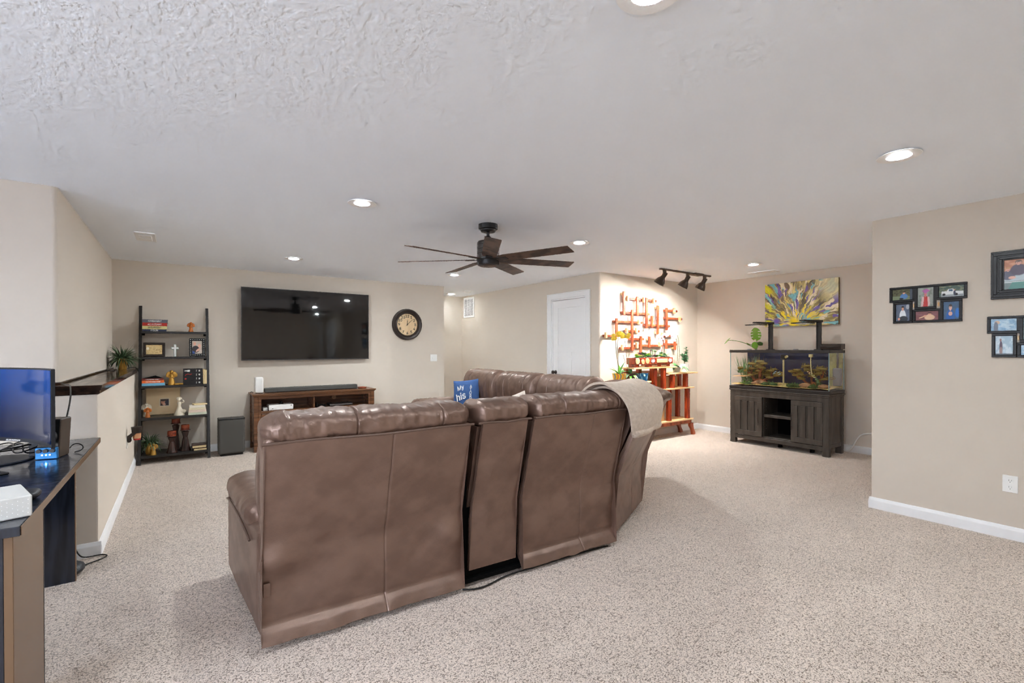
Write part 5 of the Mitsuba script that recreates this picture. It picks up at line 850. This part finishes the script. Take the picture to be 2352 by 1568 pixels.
# pots with orchids
def pot(k, x, y, z, r0, r1, h, m, n=32): return part(k, 'pot', lathe([(.001, 0), (r0, 0), (r0 + .003, .006), (r1, h - .008), (r1 + .003, h), (r1 - .006, h), (r1 - .01, h - .02), (.001, h - .022)], (x, y, z), n), m, 40)
def flower(k, o, r, m, face=(-.5, -.85, -.1), seed=0, name='flower'):
    q = random.Random(seed); f = V(*face) + V(q.uniform(-.3, .3), q.uniform(-.2, .2), q.uniform(-.3, .3)); f /= np.linalg.norm(f); a = np.cross(f, (0, 0, 1)); a /= np.linalg.norm(a); b = np.cross(a, f)
    L = []
    for i in range(5):
        t = math.pi / 2 + i * 2 * math.pi / 5; d = a * math.cos(t) + b * math.sin(t); s_ = np.cross(f, d); w = r * (.62 if i in (1, 4) else .42)
        L.append(sheet([[V(*o) + d * (r * u) + s_ * (w * math.sin(math.pi * min(1, .1 + .9 * u)) * v) + f * (.12 * r * (1 - (2 * u - 1) ** 2) - .1 * r * u) for v in (-1, 0, 1)] for u in np.linspace(0, 1, 6)]))
    L.append(ell(V(*o) + f * r * .2, (r * .16, r * .16, r * .16), 1)); return part(k, name, cat(L), m, True)
S['m_stripe'] = {'type': 'twosided', 'bsdf': {'type': 'principled', 'base_color': proc(lambda p, n, uv: (lambda t: mix(mix(C(222, 120, 70), C(236, 196, 40), smoothstep(.22, .26, t)), mi.Color3f(C(146, 128, 128)), smoothstep(.46, .5, t) * smoothstep(.76, .72, t)))(dr.fma(1.0, (dr.atan2(p.y - 4.47, p.x - 4.985) + .15 * dr.sin(p.z * 50)) * .95 + .0, 0.) - dr.floor((dr.atan2(p.y - 4.47, p.x - 4.985) + .15 * dr.sin(p.z * 50)) * .95))), 'roughness': .35}}
k = thing('potted_orchid', 'yellow orchid in a striped yellow and orange pot', 'orchid'); x, y, z = 4.985, 4.50, .887; pot(k, x, y, z, .07, .095, .125, 'stripe'); part(k, 'bark', mv(ell((0, 0, 0), (.085, .085, .012), 2), x, y, z + .106), 'soil')
for d, L, w, m in (((-.85, .2, .75), .20, .045, 'leafb'), ((-.5, .5, 1.0), .17, .04, 'leafb'), ((.35, -.1, 1.0), .20, .04, 'leafd'), ((.6, .1, .5), .15, .045, 'leafd'), ((-1, -.1, .35), .14, .03, 'leafd'), ((.2, .2, 1), .14, .04, 'leafb'), ((.5, -.5, .2), .16, .03, 'leafp')): part(k, 'leaf', blade((x, y, z + .11), d, L, w, .35, 8, 0, .12), m, True)
for a, tp in (((4.93, 4.50, 1.3), (4.86, 4.46, 1.56)), ((4.955, 4.5, 1.3), (4.91, 4.45, 1.60))):
    part(k, 'stem', tube(spline([(x, y, z + .11), a, tp], 16), .0035), 'stick', True)
part(k, 'stem', tube(spline([(4.91, 4.45, 1.59), (5.0, 4.44, 1.60), (5.1, 4.44, 1.57)], 12), .0025), 'stick', True)
for i, (fx, fz) in enumerate(((4.79, 1.49), (4.81, 1.53), (4.85, 1.49), (4.88, 1.56), (4.905, 1.54), (4.95, 1.57), (4.965, 1.52), (4.985, 1.55), (5.045, 1.525), (5.10, 1.545), (5.095, 1.52))): flower(k, (fx, 4.43 + .012 * (i % 3), fz), .033, 'yel', seed=i)
k = thing('potted_orchid', 'leafy orchid in a dark brown pot between striped and blue pots', 'orchid'); x, y = 5.215, 4.50; pot(k, x, y, z, .06, .078, .12, 'darkbrown'); part(k, 'bark', mv(ell((0, 0, 0), (.068, .068, .01), 2), x, y, z + .10), 'soil')
for d, L, w, m in (((-.7, .1, .9), .15, .06, 'leafd'), ((.2, .2, 1), .12, .05, 'leafd'), ((.6, -.3, .5), .15, .045, 'leafp'), ((-.2, -1, .25), .16, .045, 'leafb'), ((.25, -1, .2), .15, .045, 'leafp'), ((-1, -.3, .4), .15, .045, 'leafp'), ((1, .1, .3), .15, .04, 'leafp'), ((-.7, -.7, .1), .17, .035, 'leafb')): part(k, 'leaf', blade((x, y, z + .105), d, L, w, .9, 8, 0, .14), m, True)
for a, tp in (((5.14, 4.52, 1.15), (5.06, 4.5, 1.27)), ((5.16, 4.52, 1.25), (5.10, 4.5, 1.47)), ((5.2, 4.52, 1.2), (5.215, 4.5, 1.36))): part(k, 'stem', tube(spline([(x, y, z + .1), a, tp], 14), .003), 'stick', True)
mat('bluepot', proc(lambda p, n, uv: mix(mi.Color3f(C(20, 96, 150)), mi.Color3f(C(120, 186, 214)), smoothstep(.5, .75, noise(p.x * 90, p.y * 90, p.z * 12)))), .2, .6)
k = thing('potted_orchid', 'small orchid in a glossy streaked blue pot', 'orchid'); x, y = 5.47, 4.50; pot(k, x, y, z, .068, .082, .112, 'bluepot'); part(k, 'bark', mv(ell((0, 0, 0), (.07, .07, .01), 2), x, y, z + .095), 'soil')
for d, L, w, m in (((-1, .1, .45), .16, .045, 'leafd'), ((-.2, .2, 1), .12, .035, 'leafb'), ((1, -.2, .3), .13, .04, 'leafp'), ((-.5, -.8, .3), .13, .04, 'leafp')): part(k, 'leaf', blade((x, y, z + .098), d, L, w, .6, 8, 0, .12), m, True)
# right tier: jade in a white ribbed pot, drooping orchid, clear pot
k = thing('potted_jade', 'bushy green plant in a white ribbed pot at the right of the stand', 'plant'); x, y, z = 6.55, 4.56, .987
part(k, 'pot', lathe([(.001, 0), (.058, 0)] + [(.058 + .024 * t + (.003 if i % 2 else 0), .006 + .12 * t) for i, t in enumerate(np.linspace(0, 1, 17))] + [(.086, .13), (.078, .13), (.07, .112), (.001, .11)], (x, y, z), 32), 'white', 40)
q = random.Random(9); L = []
for i in range(5):
    tp = V(x + q.uniform(-.08, .06), y + q.uniform(-.05, .04), z + q.uniform(.26, .42)); pts = spline([V(x, y, z + .11), (V(x, y, z + .11) + tp) / 2 + V(q.uniform(-.03, .03), 0, 0), tp], 14); part(k, 'stem', tube(pts, .004), 'stick', True)
    for j in range(4, 14):
        for s in (0, 1): L.append(blade(pts[j], (q.uniform(-1, 1), q.uniform(-1, .6), q.uniform(-.1, .7)), q.uniform(.04, .065), .03, .4, 4, q.uniform(-.5, .5), .1, .2))
part(k, 'foliage', cat(L), 'jade', True, stuff=True)
k = thing('potted_orchid', 'white and pink orchid with wide drooping leaves on the right tier', 'orchid'); x, y = 6.30, 4.52; mat('clearpot', C(210, 204, 190), .15, .6); pot(k, x, y, z, .045, .06, .085, 'clearpot'); part(k, 'bark', mv(ell((0, 0, 0), (.05, .05, .01), 2), x, y, z + .068), 'soil')
for d, L, w, m in (((-.5, -.8, .9), .2, .06, 'leafp'), ((.2, -1, .7), .2, .055, 'jade'), ((.6, -.8, .5), .18, .05, 'leafp'), ((-.8, -.3, .6), .17, .05, 'jade'), ((.1, .5, 1), .14, .05, 'leafd'), ((.8, .0, .6), .16, .05, 'leafp')): part(k, 'leaf', blade((x, y, z + .07), d, L * 1.1, w * 1.25, 1.0, 9, 0, .16), m, True)
part(k, 'stem', tube(spline([(x, y, z + .07), (6.36, 4.54, 1.3), (6.28, 4.53, 1.58)], 16), .0035), 'stick', True); part(k, 'stem', tube(spline([(x + .03, y, z + .07), (6.40, 4.54, 1.25), (6.34, 4.53, 1.56)], 16), .0035), 'stick', True)
for i, (fx, fz) in enumerate(((6.16, 1.55), (6.2, 1.58), (6.24, 1.55), (6.28, 1.58), (6.26, 1.53))): flower(k, (fx, 4.5 + .01 * (i % 3), fz), .026, 'pinkw', seed=30 + i)
k = thing('potted_orchid', 'pale speckled orchid rising behind the succulent planter', 'orchid'); x, y = 6.08, 4.63; pot(k, x, y, z, .036, .045, .07, 'clearpot')
part(k, 'stem', tube(spline([(x, y, z + .05), (6.085, 4.63, 1.3), (6.09, 4.6, 1.46)], 14), .004), 'redpost', True)
for i, (fx, fz) in enumerate(((5.94, 1.53), (5.95, 1.49), (6.0, 1.54), (6.05, 1.57), (6.1, 1.55), (6.13, 1.56), (5.93, 1.56), (6.02, 1.50))):
    part(k, 'twig', tube(spline([(6.09, 4.6, 1.44), ((6.09 + fx) / 2, 4.58, fz), (fx, 4.56, fz)], 8), .002, 5), 'redpost', True); flower(k, (fx, 4.555, fz), .024, 'pinkw', seed=50 + i)
# ---------- frames on the photo wall ----------
XW = 4.825
def fr(k, ya, yb, za, zb, m, w, d=.016, name='frame'):
    return part(k, name, cat(bx(XW - d, XW - .001, yb, ya, zb - w, zb, .002), bx(XW - d, XW - .001, yb, ya, za, za + w, .002), bx(XW - d, XW - .001, ya - w, ya, za + w, zb - w, .002), bx(XW - d, XW - .001, yb, yb + w, za + w, zb - w, .002), bx(XW - .006, XW - .001, yb + .004, ya - .004, za + .004, zb - .004, 0)), m)
def person(p, cx, cy, s, shirt, skin=(214, 164, 140), hair=(44, 34, 32)):
    return p.ell(cx, cy - .36 * s, .28 * s, .36 * s, shirt).ell(cx, cy - .14 * s, .2 * s, .16 * s, shirt).rect(cx - .04 * s, cx + .04 * s, cy - .06 * s, cy + .04 * s, skin).ell(cx, cy + .13 * s, .115 * s, .15 * s, hair).ell(cx, cy + .09 * s, .095 * s, .13 * s, skin).ell(cx - .035 * s, cy + .11 * s, .014 * s, .016 * s, (70, 50, 46)).ell(cx + .035 * s, cy + .11 * s, .014 * s, .016 * s, (70, 50, 46)).ell(cx, cy + .03 * s, .035 * s, .012 * s, (176, 96, 90)).ell(cx, cy + .2 * s, .1 * s, .06 * s, hair)
def collage(label, oy, oz, pics):
    k = thing('photo_collage', label, 'photo frame')
    for (ya, yb, za, zb), pic in zip(((1.401, 1.234, 1.733, 1.856), (1.238, 1.105, 1.668, 1.856), (1.109, .929, 1.733, 1.856), (1.377, 1.252, 1.561, 1.733), (1.250, 1.075, 1.561, 1.668), (1.082, .956, 1.561, 1.733)), pics):
        f = fr(k, ya + oy, yb + oy, za + oz, zb + oz, 'black', .017 if yb > 0 else .02); w = .019
        if pic is not None: picture(f, 'photo', pic, (XW - .0075, ya + oy - w, za + oz + w), (0, -(ya - yb - 2 * w), 0), (0, 0, zb - za - 2 * w))
    part(k, 'hanger', bx(XW - .01, XW - .002, 1.241 + oy, 1.248 + oy, 1.685 + oz, 1.715 + oz, 0), 'palewood'); part(k, 'hanger', bx(XW - .01, XW - .002, 1.088 + oy, 1.098 + oy, 1.685 + oz, 1.715 + oz, 0), 'palewood')
a = person(Pic(40, 28, (92, 94, 66)).grain(.7, 9, 1, (54, 44, 34)).rect(0, 1, 0, .36, (116, 128, 100)).rect(.88, 1, 0, 1, (70, 80, 92)), .58, .58, .75, (84, 128, 178)).ell(.45, .1, .12, .1, (30, 34, 44))
b = person(Pic(30, 42, (150, 156, 150)).grain(.6, 7, 2, (96, 110, 96)), .5, .55, .95, (186, 62, 62), (196, 128, 122), (176, 104, 160)).poly([(.2, .0), (.34, 0), (.42, .5), (.28, .52)], (206, 176, 176)).poly([(.66, .0), (.8, .1), (.74, .52), (.62, .5)], (206, 176, 176)).poly([(.25, .82), (.5, .72), (.8, .82), (.55, .95)], (170, 100, 160))
c = Pic(44, 28, (70, 92, 84)).grain(.7, 9, 3, (140, 140, 110)).rect(.08, 1, 0, .26, (150, 158, 164)).poly([(.1, .22), (.1, .5), (.32, .52), (.38, .7), (.58, .7), (.64, .5), (.98, .46), (.98, .2)], (222, 226, 228)).rect(.4, .56, .5, .66, (60, 90, 120)).ell(.2, .22, .07, .12, (30, 30, 32)).ell(.7, .2, .07, .12, (30, 30, 32)).ell(.63, .32, .05, .26, (60, 66, 86)).ell(.63, .6, .03, .07, (200, 160, 140))
d = person(Pic(30, 40, (92, 104, 126)).grain(.4, 6, 4, (66, 72, 90)).ell(.86, .84, .14, .16, (170, 176, 186)), .5, .66, .95, (224, 230, 236)).ell(.55, .12, .36, .2, (50, 56, 64)).ell(.22, .12, .1, .08, (206, 150, 130))
e_ = person(Pic(44, 28, (128, 82, 84)).grain(.3, 5, 5, (150, 110, 120)), .62, .62, .9, (214, 182, 152), (206, 150, 130), (46, 40, 40)).poly([(.14, .3), (.16, .2), (.42, .4), (.4, .52)], (214, 182, 152)).ell(.42, .5, .08, .1, (206, 150, 130))
f_ = person(Pic(30, 40, (72, 100, 132)).grain(.4, 6, 6, (50, 70, 100)), .45, .55, 1.15, (36, 90, 160), (220, 178, 166), (70, 60, 60)).ell(.45, .32, .14, .13, (218, 176, 164)).ell(.9, .35, .16, .3, (40, 110, 190))
collage('black six photo collage frame, left of the other frames on the wall', 0, 0, (a, b, c, d, e_, f_))
ice = lambda s: Pic(40, 28, (148, 186, 214)).grain(.7, 6, s, (206, 226, 240), .45).grain(.4, 9, s + 3, (96, 140, 180), .58)
g1 = ice(11).ell(.25, .7, .12, .16, (206, 180, 160)).ell(.2, .3, .1, .5, (120, 130, 146)); g2 = Pic(30, 40, (168, 194, 212)).grain(.7, 6, 14, (220, 232, 242), .45).ell(.3, .78, .06, .1, (150, 120, 120)).ell(.32, .42, .1, .34, (96, 80, 100)).ell(.32, .2, .1, .24, (150, 130, 130)).rect(0, 1, 0, .07, (90, 100, 110))
collage('black photo collage frame at the right edge with icy blue photos', -.579, -.269, (g1, ice(12), ice(13), g2, ice(15), ice(16)))
k = thing('framed_portrait', 'large ridged black frame with a couple at the right edge', 'picture frame')
for i, (w, d) in enumerate(((.013, .02), (.016, .028), (.014, .022), (.012, .03), (.008, .018))):
    o = sum((.013, .016, .014, .012)[:i]); fr(k, .803 - o, .36 + o, 1.709 + o, 2.05 - o, 'black', w + .004, d, 'moulding')
p = Pic(60, 44, (190, 128, 100)).grain(.7, 6, 21, (226, 180, 150)).rect(0, 1, .28, .5, (190, 206, 214)).rect(0, 1, 0, .3, (132, 150, 152)).rect(0, 1, .24, .28, (206, 216, 220)); person(person(p, .09, .62, .42, (104, 104, 122), (222, 172, 156), (196, 150, 110)), .245, .80, .5, (92, 84, 102), (216, 166, 150), (110, 90, 84)).ell(.15, .4, .06, .05, (226, 186, 170)).poly([(.08, 0), (.15, .26), (.4, .26), (.42, 0)], (96, 150, 144)).rect(0, .12, .0, .04, (216, 130, 100))
picture(k, 'photo', p, (XW - .012, .803 - .057, 1.709 + .057), (0, -(.443 - .114), 0), (0, 0, .341 - .114))
# groups of repeats
import re
for base, phrase in {'recessed_light': 'recessed ceiling lights', 'book': 'books on the ladder shelf', 'angel_figurine': 'angel figurines on the ladder shelf', 'candle_holder': 'candle holders on the bottom shelf', 'leather_book': 'leather books on the bottom shelf', 'upright_book': 'upright paperbacks', 'aquarium_rock': 'rocks in the aquarium', 'moss_clump': 'moss clumps in the aquarium', 'driftwood': 'driftwood in the aquarium', 'aquarium_lamp': 'lamps on the aquarium', 'potted_grass': 'grass plants in brass pots', 'potted_orchid': 'potted orchids on the plant stand', 'cardboard_box': 'cardboard boxes on the plant stand', 'power_outlet': 'power outlets', 'photo_collage': 'photo collage frames', 'picture_frame': 'frames on the second shelf', 'aquatic_plant': 'plants in the aquarium'}.items():
    for k in labels:
        if re.sub(r'_\d{3}$', '', k) == base: labels[k].setdefault('group', phrase)
